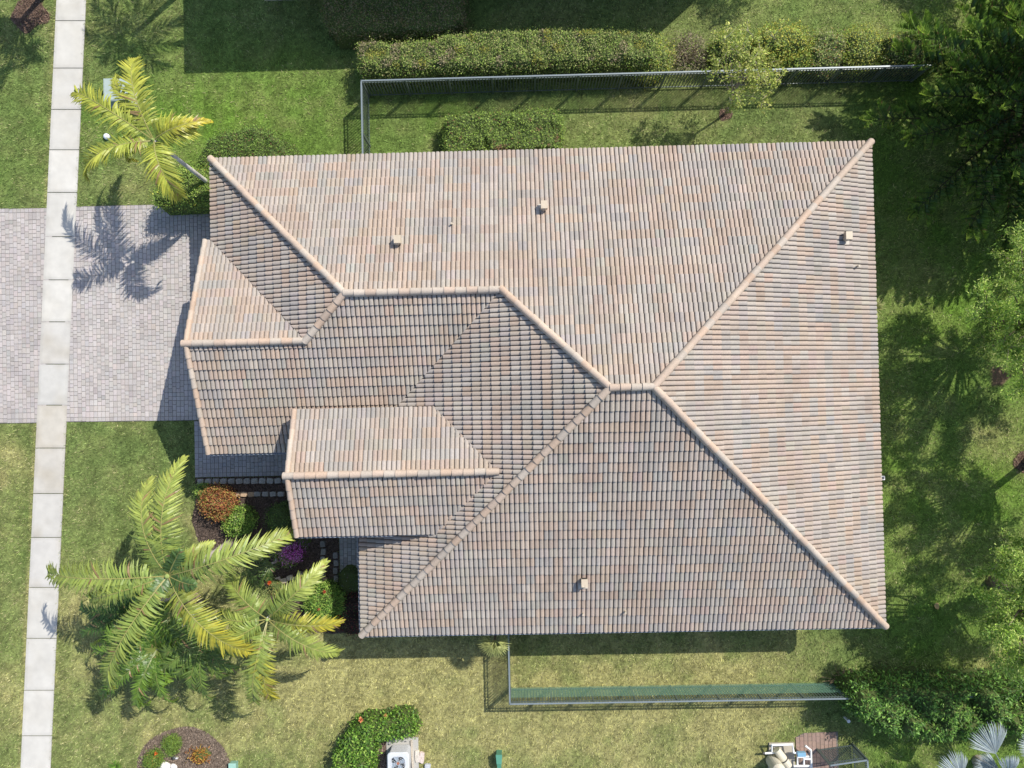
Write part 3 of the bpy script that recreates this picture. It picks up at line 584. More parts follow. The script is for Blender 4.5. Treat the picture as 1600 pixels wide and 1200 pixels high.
shrub('bougainvillea', circ(448, 868, .36, 1.0, .8), .95, .06, [(.80, .18, .68), (.85, .40, .76), (.6, .08, .5)], dens=650, edge=.3, label='clump of bright magenta bougainvillea blossom beside the porch corner', seed=46, cat='flowers', inner=(.1, .05, .05), mat=M_leafd)
shrub('bougainvillea', circ(466, 848, .28, .6, 1.6), .45, .05, [(.30, .08, .36), (.2, .06, .2), DG], dens=300, edge=.3, label='purple bougainvillea sprays lying in the shadow below the porch eave', seed=47, cat='flowers', mat=M_leafd, twigs=6)
shrub('round_shrub', circ(503, 945, .74, .95), 1.0, .085, [(.13, .27, .04), LG, (.2, .34, .06), MG], [3, 3, 2, 1.5], dens=760, edge=.65, label='round glossy light green bush with a few red blooms left of the tiled roof', seed=48, cat='bush')
shrub('red_leaf_plant', circ(549, 962, .62, .4, 1.5), .4, .07, [(.16, .03, .03), (.08, .05, .03), (.25, .04, .04), DG], [2, 2, .8, 1.5], dens=260, edge=.3, label='dark red leaved plants in the shade beside the west wall', seed=49, cat='plant', inner=(.03, .02, .015))
shrub('shade_plant', circ(545, 912, .5, .4, 1.2), .4, .06, [DG, (.06, .09, .05), (.3, .33, .3)], [3, 2, .3], dens=220, edge=.3, label='small dark leafed plants with pale flecks beside the shaded paved path', seed=50, cat='plant')
shrub('flowering_shrub', circ(424, 918, .36, .5), .4, .06, [OL, (.3, .3, .08), (.5, .14, .06)], [3, 2, .5], dens=320, edge=.3, label='small olive bush with orange bloom behind the smaller leaning palm', seed=51, cat='bush')
# mulch circle plants
shrub('grass_tuft', circ(266, 1167, .33, .3), .38, .10, [(.15, .25, .04), (.22, .32, .05), MG], dens=1100, edge=.3, aspect=.22, rnd=.5, label='round clump of bright green strappy leaves near the top of the mulch circle', cat='plant', seed=61)
shrub('grass_tuft', circ(237, 1189, .36, .3), .4, .10, [(.15, .25, .04), (.22, .32, .05), MG, (.5, .3, .08)], [3, 3, 2, .3], dens=1100, edge=.3, aspect=.22, rnd=.5, label='green strappy clump with an orange flower at the left rim of the mulch circle', cat='plant', seed=62)
shrub('croton_plant', circ(309, 1184, .36, .3, .8), .35, .13, [(.5, .34, .06), (.45, .2, .05), (.3, .12, .04)], dens=330, edge=.3, aspect=.3, rnd=.6, label='small yellow and orange croton in the mulch circle', cat='plant', seed=63)
# hedge around the air conditioner
shrub('hedge', polyPX([(548, 1136), (562, 1129), (600, 1124), (640, 1119), (646, 1127), (648, 1150), (618, 1156), (588, 1160), (582, 1200), (580, 1250), (518, 1250), (522, 1190), (534, 1160)], .9), .95, .12, [(.13, .27, .035), (.20, .36, .05), (.07, .15, .025), (.30, .44, .08)], [3, 3, 3, 1.2], dens=330, edge=.22, aspect=.55, lump=.16, label='glossy bright green l shaped hedge wrapped around the air conditioner', cat='hedge', seed=71)
shrub('hedge', polyPX([(1328, 1090), (1345, 1078), (1420, 1072), (1600, 1070), (1680, 1080), (1680, 1155), (1600, 1148), (1480, 1154), (1400, 1150), (1352, 1130), (1330, 1112)], 1.65), 1.8, .15, [(.10, .21, .04), (.17, .34, .06), (.06, .12, .03), (.28, .46, .09)], [3, 3, 2, 1.1], dens=260, edge=.4, aspect=.42, lump=.3, label='wide dark glossy leaved hedge growing over the right end of the lower fence', cat='hedge', seed=72, amp=.2)
# small flower heads
def flower(u, v, z, c, r, label):
    p = G(u, v, z); m_ = MB(); k = 26; D_ = nrm(rng.normal(size=(k, 3)) + np.array([0, 0, .8])); leaf_quads(m_, np.tile(p, (k, 1)), D_, r, .6, pick(k, [c], None, .15), .2); 
    m_.tube([[p[0], p[1], 0], p], .006, 5, (.1, .14, .04), cap=False); m_.build('flower', M_leafd, label=label, cat='flower', loc=p)
flower(507, 925, 1.0, (.62, .13, .07), .09, 'red bloom on top of the round light green bush'); flower(498, 952, 1.0, (.62, .2, .1), .07, 'small salmon bloom near the middle of the round light green bush'); flower(530, 963, .6, (.5, .03, .04), .12, 'dark red bloom at the lower right rim of the round light green bush')
flower(564, 1124, .95, (.65, .25, .12), .12, 'orange bloom on the hedge by the air conditioner, at its upper left corner'); flower(602, 1118, .9, (.6, .35, .12), .08, 'small tan orange bloom on the top edge of the air conditioner hedge')
flower(421, 910, .6, (.75, .17, .05), .13, 'orange bloom in the bed behind the smaller leaning palm'); flower(244, 1177, .5, (.75, .22, .05), .1, 'orange flower spike above the left clump in the mulch circle')
# ------------------------------------------------------------------ palms
def frond(mb, base, az, L_, e0, droop, nl=44, ll=.55, wd=.042, c0=(.12, .18, .04), c1=(.40, .36, .06), curve=0., vee=.35, sag=.5, rc=(.38, .36, .12), rr_=.018, tipmix=.6, dens=1., fwd=.55):
    m_ = 16; s = np.linspace(0, 1, m_); e = e0 - droop * s ** 1.25; a = az + curve * s ** 1.5
    T = np.stack([np.cos(e) * np.cos(a), np.cos(e) * np.sin(a), np.sin(e)], 1); P = np.asarray(base) + np.concatenate([[np.zeros(3)], np.cumsum((T[1:] + T[:-1]) / 2 * L_ / (m_ - 1), 0)])
    mb.tube(P, rr_ * (1 - .8 * s) + .004, 5, rc)
    roll = rng.normal(0, .2); ss = np.linspace(.1, .995, nl)
    for sg in (-1, 1):
        for q in ss + rng.uniform(-.006, .006, nl):
            q = min(max(q, 0), .999); f = q * (m_ - 1); i0 = int(f); t = f - i0; p = P[i0] * (1 - t) + P[i0 + 1] * t if i0 < m_ - 1 else P[-1]; tt = T[min(i0, m_ - 1)]
            side = nrm(np.cross(tt, [0, 0, 1])) * sg; upv = nrm(np.cross(side * sg, tt)); side = nrm(side + upv * sg * roll)
            ln_ = ll * (.45 + .75 * math.sin(PI * min(1, q * .82 + .14))) * rng.uniform(.74, 1.12) * (1 - .30 * max(0, q - .8) / .2)
            an = fwd + .75 * q ** 1.5 + rng.normal(0, .08); d0 = side * math.cos(an) + tt * math.sin(an) + upv * (vee + rng.normal(0, .08)); d0 = nrm(d0)
            k = 4; u = np.linspace(0, 1, k); dd = d0[None] + np.array([0, 0, -1.]) * (sag * u[:, None] ** 1.2 * rng.uniform(.5, 1.6)); dd = nrm(dd); pts = p + np.concatenate([[np.zeros(3)], np.cumsum(dd[1:] * ln_ / (k - 1), 0)])
            wv = nrm(np.cross(dd, upv + side * .3 * rng.normal())); wid = wd * np.array([.5, 1, .75, .06])[:, None] * .5 * rng.uniform(.8, 1.1)
            V = np.stack([pts - wv * wid, pts + wv * wid], 1).reshape(-1, 3); mix = np.clip(tipmix * q * rng.uniform(.6, 1.3) + rng.normal(0, .08) + .25 * u, 0, 1)[:, None]
            c = (np.array(c0) * (1 - mix) + np.array(c1) * mix) * rng.uniform(.72, 1.18); c = np.where(rng.random() < .03, np.array([.30, .20, .09]), c); mb.add(V, [[0, 1, 3, 2], [2, 3, 5, 4], [4, 5, 7, 6]], np.repeat(c, 2, 0))
def palm(name, label, base, crown, fr, c0, c1, trunk_r=.10, shaft=None, nl=44, ll=.55, wd=.042, group='palm trees in the front garden', tc=(.42, .38, .33), droop=1.0, sag=1.0, tipmix=.6, e0=.55, rc=(.38, .36, .12), fwd=.55):
    root = empty(name, (base[0], base[1], 0), label, 'palm tree', group); base = np.array([base[0], base[1], 0.]); crown = np.asarray(crown, float)
    t = np.linspace(0, 1, 12)[:, None]; P = base * (1 - t) + crown * t + np.array([0, 0, 0]) ; P[:, :2] += (np.sin(t * PI) * .06) * np.array([[1, -1]])
    R_ = trunk_r * (1.25 - .45 * t[:, 0]); R_[0] *= 1.35; cs = np.array([np.array(tc) * (1 + .12 * (-1) ** i) for i in range(12)])
    MB().tube(P, R_, 12, cs).build('trunk', M_ptrunk, root, smooth=True)
    if shaft: MB().tube([crown - [0, 0, shaft], crown - [0, 0, shaft * .5], crown + [0, 0, .12]], [trunk_r * 1.1, trunk_r * 1.15, trunk_r * .5], 10, (.25, .32, .1)).build('crownshaft', M_ptrunk, root, smooth=True)
    for f in fr:
        u, v, zt = f[:3]; kw = f[3] if len(f) > 3 else {}
        tip = G(u, v, zt); d = tip - crown; hor = math.hypot(d[0], d[1]); az = math.atan2(d[1], d[0]); ex = kw.get('e0', e0)
        # choose droop so the tip height fits, then length from horizontal reach
        best = None
        for dr in np.linspace(.2, 3.0, 57):
            s = np.linspace(0, 1, 40); e = ex - dr * s ** 1.25; hx = np.cos(e).mean(); hz = np.sin(e).mean()
            if hx <= .15: continue
            L_ = hor / hx; err = abs(L_ * hz - d[2])
            if best is None or err < best[0]: best = (err, dr, L_)
        cv = kw.get('curve', rng.normal(0, .12)); mbf = MB()
        frond(mbf, crown + nrm(np.array([d[0], d[1], 0])) * .04, az - cv * .45, best[2], ex, best[1], nl=kw.get('nl', nl), ll=kw.get('ll', ll), wd=wd, c0=kw.get('c0', c0), c1=kw.get('c1', c1), curve=cv, sag=kw.get('sag', sag), tipmix=kw.get('tipmix', tipmix), rc=rc, fwd=fwd)
        mbf.build('frond', M_frond, root)
    return root
PY0 = (.30, .37, .06); PY1 = (.62, .58, .08); PO0 = (.20, .29, .065); PO1 = (.50, .53, .115); YT = dict(c1=(.60, .50, .05), tipmix=.85)
c1_ = G(240, 219, 5.0)
palm('palm_tree', 'yellow green palm with a slender pale trunk leaning over the lawn above the driveway', c1_[:2] + [.35, -.5], c1_,
     [(119, 149, 4.4, dict(curve=.15)), (217, 94, 4.5, dict(curve=-.1)), (188, 124, 4.2, dict(ll=.35)), (328, 190, 4.6, dict(ll=.3, **YT)), (300, 204, 4.7, dict(curve=-.25)), (143, 284, 4.2, dict(curve=.35)), (282, 302, 4.0, dict(curve=-.1)), (262, 245, 4.3, dict(ll=.35)), (215, 250, 4.2, dict(ll=.3))],
     PY0, PY1, .075, .55, nl=80, ll=.62, wd=.060, fwd=.45, tc=(.5, .48, .45))
c2_ = G(262, 900, 5.0)
palm('palm_tree', 'tallest palm with long arching feathery fronds over the front lawn', c2_[:2] + [.05, .05], c2_,
     [(290, 718, 4.2, dict(curve=-.1)), (243, 748, 4.3, dict(curve=-.35)), (83, 889, 3.9, dict(curve=.12)), (462, 828, 3.8, dict(curve=.05)), (183, 1072, 3.9, dict(curve=.12)), (402, 1012, 4.0, dict(curve=.1, **YT)), (158, 925, 3.6, dict(ll=.45)), (330, 850, 4.9, dict(ll=.4)), (225, 985, 3.5, dict(ll=.45)), (272, 866, 5.9, dict(ll=.35, c0=(.07, .14, .04), c1=(.16, .26, .07))), (300, 915, 5.7, dict(ll=.35, c0=(.07, .14, .04), c1=(.16, .26, .07))), (235, 925, 5.5, dict(ll=.35, c0=(.07, .14, .04), c1=(.16, .26, .07)))],
     PO0, PO1, .13, .7, nl=96, ll=.66, wd=.066, fwd=.3, sag=1.25)
c3_ = G(418, 968, 4.0)
palm('palm_tree', 'smaller bright palm beside the round green bush left of the roof, one frond tip orange', P2(470, 897), c3_,
     [(360, 893, 3.4, dict(curve=.1)), (507, 879, 3.7, dict(curve=.12)), (470, 905, 3.6, dict(ll=.4)), (531, 972, 3.4, YT), (529, 1016, 3.1, dict(curve=-.1)), (405, 1090, 2.9, dict(curve=-.1)), (437, 1084, 2.9, dict(curve=.1, **YT)), (344, 1010, 3.3), (352, 950, 3.2, dict(ll=.4))],
     PO0, PO1, .09, .5, nl=72, ll=.56, wd=.062, fwd=.38, sag=1.15, tc=(.62, .6, .57))
def ringfronds(u, v, r, z, n, ph=.0, rv=.2): return [(u + r * math.cos(ph + k * 2 * PI / n) * (1 + rv * rng.normal()), v + r * math.sin(ph + k * 2 * PI / n) * (1 + rv * rng.normal()), z + rng.normal(0, .12), dict(curve=rng.normal(0, .15))) for k in range(n)]
UD0 = (.05, .12, .02); UD1 = (.30, .46, .06)
c4_ = G(245, 1015, 2.4)
palm('palm_tree', 'low dark green palm clump under the tallest palm, nearest the sidewalk', P2(312, 950), c4_, ringfronds(240, 1018, 74, 1.6, 18, .2) + ringfronds(243, 1016, 42, 2.4, 10, .4), UD0, UD1, .09, None, nl=50, ll=.40, wd=.052, tc=(.42, .4, .38), tipmix=.8, e0=.7, rc=(.2, .25, .06))
c5_ = G(205, 958, 2.0)
palm('palm_tree', 'dark spiky undergrowth palm left of the tallest trunk', c5_[:2] + [.6, .1], c5_, ringfronds(205, 965, 56, 1.5, 14, .5) + ringfronds(205, 965, 30, 2.2, 7, .2), UD0, (.15, .25, .06), .08, None, nl=46, ll=.38, wd=.05, tipmix=.6, e0=.7, rc=(.15, .2, .05))
c6_ = G(318, 1000, 2.6)
palm('palm_tree', 'half hidden green palm between the tallest palm and the smaller bright palm', P2(322, 960), c6_, ringfronds(325, 1003, 58, 2.0, 15, .1), (.08, .15, .03), (.26, .36, .07), .07, None, nl=46, ll=.38, wd=.05, tipmix=.7, e0=.7, rc=(.2, .25, .06))
c7_ = G(425, 880, 1.6)
palm('palm_tree', 'young dark green palm behind the long right hand frond in the front bed', P2(432, 870), c7_, ringfronds(400, 890, 30, 1.2, 8, .4), (.05, .10, .025), (.14, .24, .05), .05, None, nl=24, ll=.22, wd=.028, tipmix=.7, e0=.7, rc=(.15, .2, .05))
# palm beyond the top edge whose shadow falls into the picture
s_ = P2(208, 55); h_ = 6.0; c8_ = np.array([s_[0] + h_ * SX, s_[1] + h_ * SY, h_])
fr8 = []
root8 = empty('palm_tree', (c8_[0], c8_[1], 0), 'tall palm beyond the top of the picture shading the upper left lawn', 'palm tree', 'palm trees in the front garden')
MB().tube([[c8_[0], c8_[1], 0], c8_], [.16, .1], 10, (.4, .37, .33)).build('trunk', M_ptrunk, root8, smooth=True)
for k in range(11):
    mbf = MB(); frond(mbf, c8_, .3 + k * 2 * PI / 11 + rng.normal(0, .1), rng.uniform(2.2, 2.9), .45, 1.4, nl=34, ll=.6, wd=.05, c0=PO0, c1=PO1); mbf.build('frond', M_frond, root8)
# fan palms
def fan_leaf(mb, hub, az, el, R_, spread=2.6, n=34, wd=.05, col=(.3, .36, .38), stem=None, split=.45):
    d = np.array([math.cos(az) * math.cos(el), math.sin(az) * math.cos(el), math.sin(el)]); s = nrm(np.cross(d, [0, 0, 1.])); nn = np.cross(s, d)
    for a in np.linspace(-spread / 2, spread / 2, n):
        a += rng.normal(0, .012); b = nrm(d * math.cos(a) + s * math.sin(a) + nn * (.10 - .25 * abs(a) / spread)); r_ = R_ * (1 - .25 * (abs(a) / (spread / 2)) ** 2) * rng.uniform(.92, 1.05); w_ = nrm(np.cross(b, nn)); t1 = r_ * split
        sw_ = t1 * spread / n * .62; c = np.array(col) * rng.uniform(.75, 1.2); dz = np.array([0, 0, -.10 * r_]); rid = nn * (.012 if rng.random() < .5 else -.012)
        V = [hub, hub + b * t1 - w_ * sw_, hub + b * t1 + rid * 1.5, hub + b * t1 + w_ * sw_, hub + b * r_ * .8 - w_ * wd * .35 + dz * .3, hub + b * r_ * .8 + rid + dz * .3, hub + b * r_ * .8 + w_ * wd * .35 + dz * .3, hub + b * r_ + dz]
        mb.add(V, [[0, 1, 4, 4]][:0] or [[1, 2, 5, 4], [2, 3, 6, 5]], c); m0 = mb.n - 8; mb.F.append(np.array([[0, 1, 2], [0, 2, 3], [4, 5, 7], [5, 6, 7]]) + m0)
    if stem is not None: mb.tube([stem, hub], [.03, .018], 6, np.array(col) * .9)
SIL = (.40, .46, .48)
bp = G(1585, 1235, 2.0); broot = empty('silver_fan_palm', (bp[0] - .1, bp[1] + .1, 0), 'silver blue fan palm with stiff pleated leaves at the lower right corner', 'palm tree')
MB().tube([[bp[0] - .1, bp[1] + .1, 0], [*bp[:2], 1.9]], [.24, .2], 12, (.32, .28, .23)).build('trunk', M_ptrunk, broot)
for (u, v, z, ta, R_, el, sp) in ((1556, 1178, 2.5, (1532, 1128), 1.35, .15, 1.75), (1502, 1215, 2.1, (1478, 1180), 1.1, .0, 2.0), (1562, 1204, 2.2, (1520, 1190), 1.0, .0, 1.5), (1628, 1168, 2.4, (1600, 1160), 1.0, .1, 1.8), (1575, 1215, 2.6, (1572, 1175), 1.1, .3, 1.0), (1640, 1240, 2.2, (1700, 1240), 1.2, .1, 2.2), (1560, 1290, 2.2, (1540, 1330), 1.2, .1, 2.2)):
    hub = G(u, v, z); tt = G(*ta, z); az = math.atan2(tt[1] - hub[1], tt[0] - hub[0]); f = MB(); fan_leaf(f, hub, az, el, R_, sp, n=26, col=SIL, stem=bp, wd=.06); f.build('fan_leaf', M_leafd, broot)
fp = G(773, 1001, 1.9); froot = empty('fan_palm', (fp[0], fp[1], 0), 'small pale green fan palm tucked under the lower eave beside the fence corner', 'palm tree')
MB().tube([[fp[0], fp[1], 0], fp], [.06, .05], 8, (.2, .16, .12)).build('trunk', M_ptrunk, froot)
for k in range(9):
    az = -PI / 2 + (k - 4) * .42; f = MB(); h0 = fp + np.array([math.cos(az) * .16, math.sin(az) * .16, .05 + .1 * (k % 3)]); fan_leaf(f, h0, az, .1 - .25 * (k % 3), rng.uniform(.42, .58), 2.3, n=13, col=(.42, .45, .17), stem=fp, wd=.038, split=.25); f.build('fan_leaf', M_leafd, froot)
# ------------------------------------------------------------------ trees
def tree(name, label, base, crown, rad, ncl, nleaf, leaf, pal, wts=None, trunk_r=.12, cl_r=.55, squash=.7, aspect=.45, group=None, spread=1.0, tw=5, barkc=(.2, .16, .12), seed=0):
    global rng
    rs = np.random.default_rng(seed + 100); base = np.array([base[0], base[1], 0.]); crown = np.asarray(crown, float); root = empty(name, base, label, 'tree', group)
    C_ = []
    while len(C_) < ncl:
        p = rs.uniform(-1, 1, 3)
        if .35 < np.linalg.norm(p) < 1 and p[2] > -.75: C_.append(crown + p * np.array([rad, rad, rad * squash]))
    C_ = np.array(C_); tk = MB(); fork = base * .55 + crown * .45; fork[2] = crown[2] * .45
    tk.tube([base, base * .7 + fork * .3 + [.03, 0, 0], fork], [trunk_r * 1.5, trunk_r, trunk_r * .85], 10, barkc); br = MB(); P_ = []; D_ = []; I_ = []
    for ci, c in enumerate(C_):
        mid = fork * .45 + c * .55 + rs.normal(0, .12, 3); tk.tube([fork, fork * .7 + mid * .3, mid, c], np.array([.42, .3, .2, .08]) * trunk_r, 5, barkc, cap=False)
        for _ in range(tw):
            e = c + nrm(rs.normal(size=3) * [1, 1, .6]) * cl_r * rs.uniform(.7, 1.35); e[2] -= .0; br.tube([c, (c + e) / 2 + rs.normal(0, .04, 3), e], [.010, .007, .003], 4, np.array(barkc) * 1.4, cap=False)
            k = nleaf // (ncl * tw); t = rs.random(k) ** .7; q = c + (e - c) * t[:, None] + rs.normal(0, cl_r * .16, (k, 3)); P_.append(q); D_.append(np.tile(e - c, (k, 1)) * .6 + [0, 0, .3]); I_.append(np.full(k, ci))
    tk.build('trunk', M_bark, root, smooth=True); br.build('twigs', M_twig, root)
    P_ = np.concatenate(P_); I_ = np.concatenate(I_); cf = rs.uniform(.8, 1.25, ncl)[I_][:, None]; f = MB(); leaf_quads(f, P_, np.concatenate(D_), leaf, aspect, np.clip(pick(len(P_), pal, wts, .15) * cf, 0, 1), .6, N=np.tile([0, 0, .8], (len(P_), 1))); f.build('crown', M_leaf, root); return root
RT = [(.28, .43, .065), (.38, .53, .09), (.15, .27, .045), (.48, .56, .16)]
tree('young_tree', 'sparse young tree with pale yellow green leaves and a thin trunk beside the upper fence', P2(1133, 178), G(1163, 105, 3.4), 1.45, 26, 3600, .10, [(.38, .44, .09), (.28, .36, .07), (.48, .48, .14)], trunk_r=.045, cl_r=.42, squash=.55, aspect=.6, seed=1, tw=4, barkc=(.33, .28, .22))
tree('shade_tree', 'light green feathery tree at the right edge beside the middle of the roof', [19.5, 2.4], [19.4, 2.4, 4.5], 3.3, 66, 48000, .12, RT, trunk_r=.16, cl_r=.62, squash=.62, aspect=.35, seed=2, group='shade trees along the right side', tw=6)
tree('shade_tree', 'shade tree standing in a mulch ring at the right edge, between the two feathery trees', P2(1606, 720), [20.9, -2.6, 4.9], 2.5, 44, 30000, .12, RT, trunk_r=.15, cl_r=.6, squash=.6, aspect=.35, seed=3, group='shade trees along the right side', tw=6)
tree('shade_tree', 'light green feathery tree at the right edge beside the lower corner of the roof', [18.9, -8.0], [18.7, -8.0, 4.4], 3.1, 62, 48000, .12, RT, trunk_r=.15, cl_r=.62, squash=.62, aspect=.35, seed=4, group='shade trees along the right side', tw=6)
tree('shade_tree', 'leafy tree in the upper left corner standing in brown mulch', [-19.7, 17.1], [-19.0, 17.2, 3.6], 1.6, 34, 15000, .09, [(.2, .3, .04), (.12, .2, .04)], trunk_r=.12, cl_r=.5, seed=5, tw=5)
tree('shade_tree', 'unseen tree added beyond the top edge to shade the wild shrubs', [11.7, 18.9], [11.7, 18.9, 4.2], 1.1, 18, 5000, .09, RT, trunk_r=.1, cl_r=.5, seed=6, tw=5)  # added out of view for its shade, standing in for a small palm
tree('shade_tree', 'unseen tree added beyond the top right edge to shade the hedge next to the conifer', [19.4, 18.9], [19.4, 18.9, 3.0], 1.6, 30, 16000, .10, RT, trunk_r=.15, cl_r=.6, seed=7, tw=6, squash=.5)  # out-of-view stand-in, added to cast a building's shadow
# conifer
cb = np.array([20.1, 10.8, 0]); con = empty('conifer', cb, 'large dark green conifer with drooping plume like branches in the upper right corner', 'tree')
MB().tube([cb, cb + [0, 0, 4], cb + [0, 0, 8.2]], [.26, .18, .04], 12, (.14, .10, .07)).build('trunk', M_bark, con, smooth=True)
zz_ = 1.2; kk = 0
while zz_ < 8:
    t = (zz_ - 1.2) / 7.0; Lb = 6.0 * (1 - t) ** .85 + .3; nb_ = 10 if t < .5 else 8; layer = MB()
    for k in range(nb_):
        az = k * 2 * PI / nb_ + kk * .37 + rng.normal(0, .08); Lx = Lb * rng.uniform(.86, 1.06); tip = cb + np.array([math.cos(az) * Lx, math.sin(az) * Lx, zz_ + .10 * Lx]); b0 = cb + [0, 0, zz_]
        layer.tube([b0, b0 * .5 + tip * .5 - [0, 0, .05 * Lx], tip], [.05, .035, .012], 5, (.10, .075, .05), cap=False)
        q = Lx * .18
        while q <= Lx:
            for sg in (-1, 1):
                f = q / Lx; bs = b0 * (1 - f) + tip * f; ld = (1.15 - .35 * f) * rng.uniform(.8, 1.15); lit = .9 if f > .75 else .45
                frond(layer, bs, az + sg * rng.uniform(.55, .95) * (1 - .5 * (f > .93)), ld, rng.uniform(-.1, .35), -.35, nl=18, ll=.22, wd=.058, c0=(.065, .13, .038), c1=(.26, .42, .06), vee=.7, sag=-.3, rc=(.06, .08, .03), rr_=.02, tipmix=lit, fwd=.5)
            q += .29
        frond(layer, tip, az, .7, .2, -.4, nl=20, ll=.22, wd=.042, c0=(.16, .28, .05), c1=(.40, .55, .08), vee=.7, sag=-.3, rc=(.06, .08, .03), rr_=.02, tipmix=1, fwd=.4)
    layer.build('branch_whorl', M_frond, con); zz_ += .70; kk += 1
# ------------------------------------------------------------------ fences
FC = (.10, .13, .12); RC = (.20, .24, .26); GM = (.20, .40, .29)  # RC paler than the dark coat: reflected light painted into the top rail
def fence(name, label, segs, h=1.4681, mesh=None, sp=.12, post=1.68):
    p0 = segs[0][0]; root = empty(name, (p0[0], p0[1], 0), label, 'fence')
    for (a, b) in segs:
        a = np.array(a, float); b = np.array(b, float); L_ = np.linalg.norm(b - a); d = (b - a) / L_; rz = math.atan2(d[1], d[0]); nn = np.array([-d[1], d[0]]); npn = max(1, int(round(L_ / post)))
        m_ = MB(); mid = (a + b) / 2; m_.box((*mid, h - .015), (L_, .055, .035), RC, rz=rz); m_.build('top_rail', M_metal, root)
        for zr in (h - .19, .12):
            m_ = MB(); m_.box((*mid, zr), (L_, .03, .04), FC, rz=rz); m_.build('rail', M_metal, root)
        for i in range(npn):
            pa_, pb_ = a + d * (L_ * i / npn), a + d * (L_ * (i + 1) / npn); n_ = int(round(L_ / npn / sp)); m_ = MB()
            for k in range(1, n_):
                q = pa_ + (pb_ - pa_) * k / n_; m_.box((*q, h / 2 + .02), (.034, .018, h - .1), FC, rz=rz)
            m_.build('picket_panel', M_metal, root)
        for i in range(npn + 1):
            q = a + d * (L_ * i / npn); MB().box((*q, h / 2), (.075, .07, h - .005), FC, rz=rz).build('post', M_metal, root)
        if mesh:
            m_ = MB(); sd_ = nn * mesh[1]; hh = mesh[0]; nv = int(L_ / .06)
            for k in range(nv + 1):
                q = a + d * (L_ * k / nv) + sd_; m_.box((*q, hh / 2 + .03), (.007, .004, hh), GM, rz=rz)
            for k in range(int(hh / .06) + 1): q = mid + sd_; m_.box((*q, .04 + k * .06), (L_, .0035, .008), GM, rz=rz)
            m_.build('wire_mesh', M_plastic, root)
    return root
XF, YF, XF2, YF2 = -6.0427, 12.5232, -.7043, -12.0056
fence('fence', 'long dark picket fence along the upper lawn, turning down to the roof at its left', [((XF, YF), (16.3, YF)), ((XF + 1e-4, YF - .03), (XF, YN - .62))])
fence('fence', 'dark picket fence with green wire mesh along the lower lawn below the roof', [((XF2, YF2), (20.5, YF2)), ((XF2, YF2 + .03), (XF2, YS + .62))], mesh=(.9, .035))
# ------------------------------------------------------------------ stone edging
def stone(u, v, s, c, label, rz=0.0):
    p = G(u, v, .1); bm_ = bmesh.new(); bmesh.ops.create_cube(bm_, size=1); bmesh.ops.subdivide_edges(bm_, edges=bm_.edges[:], cuts=2, use_grid_fill=True)
    for q in bm_.verts:
        r_ = max(abs(q.co.x), abs(q.co.y), abs(q.co.z)); ln_ = q.co.length; q.co = q.co * (1 - .22 * (ln_ / .5 - 1)) + Vector(rng.normal(0, .025, 3)); q.co.x *= s[0]; q.co.y *= s[1]; q.co.z *= .16
    me = bpy.data.meshes.new('edging_stone'); bm_.to_mesh(me); bm_.free(); at = me.color_attributes.new('tint', 'FLOAT_COLOR', 'POINT'); cc_ = np.tile(np.r_[np.array(c) * rng.uniform(.8, 1.15), 1], (len(me.vertices), 1)); at.data.foreach_set('color', cc_.astype(np.float32).ravel())
    me.materials.append(M_stone); o = bpy.data.objects.new('edging_stone', me); COL.objects.link(o); o.location = (p[0], p[1], .06); o.rotation_euler = (0, 0, rz + rng.normal(0, .06)); tag(o, label, 'stone', 'stone edging blocks of the front bed')
SG = (.30, .29, .27); ST = (.50, .36, .24)
ORD = ['first', 'second', 'third', 'fourth', 'fifth', 'sixth', 'seventh', 'eighth', 'ninth', 'tenth', 'eleventh', 'twelfth']
for k in range(12): stone(313 + k * 12.1, 752.5 - k * .12, (.28, .22), SG, ORD[k] + ' rough grey block from the left in the edging row below the paved walkway')
for k in range(3): stone(369 + k * 11.6, 772.5, (.27, .2), ST, ORD[k] + ' sunlit tan block from the left in the short row beside the orange croton')
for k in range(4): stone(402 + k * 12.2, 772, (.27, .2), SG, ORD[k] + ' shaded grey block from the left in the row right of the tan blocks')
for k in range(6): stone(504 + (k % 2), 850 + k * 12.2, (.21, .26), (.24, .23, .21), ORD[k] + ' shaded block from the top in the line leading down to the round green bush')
for k in range(3): stone(508, 908 + k * 11, (.22, .26), ST, ORD[k] + ' tan block from the top, stacked just above the round green bush')
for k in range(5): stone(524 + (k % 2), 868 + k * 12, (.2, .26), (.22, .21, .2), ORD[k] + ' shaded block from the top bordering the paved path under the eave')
for k in range(5): stone(434 + k * 9.5, 903 + (2 - k) * 1.5 + (k % 2) * 3, (.25, .2), (.5, .42, .32), ORD[k] + ' tan block from the left in the row behind the smaller leaning palm', rz=.3)
for k in range(4): stone(398 + k * 9, 862 + k * 9, (.25, .2), (.3, .28, .25), ORD[k] + ' block from the upper end of the diagonal row below the long palm frond', rz=-.8)
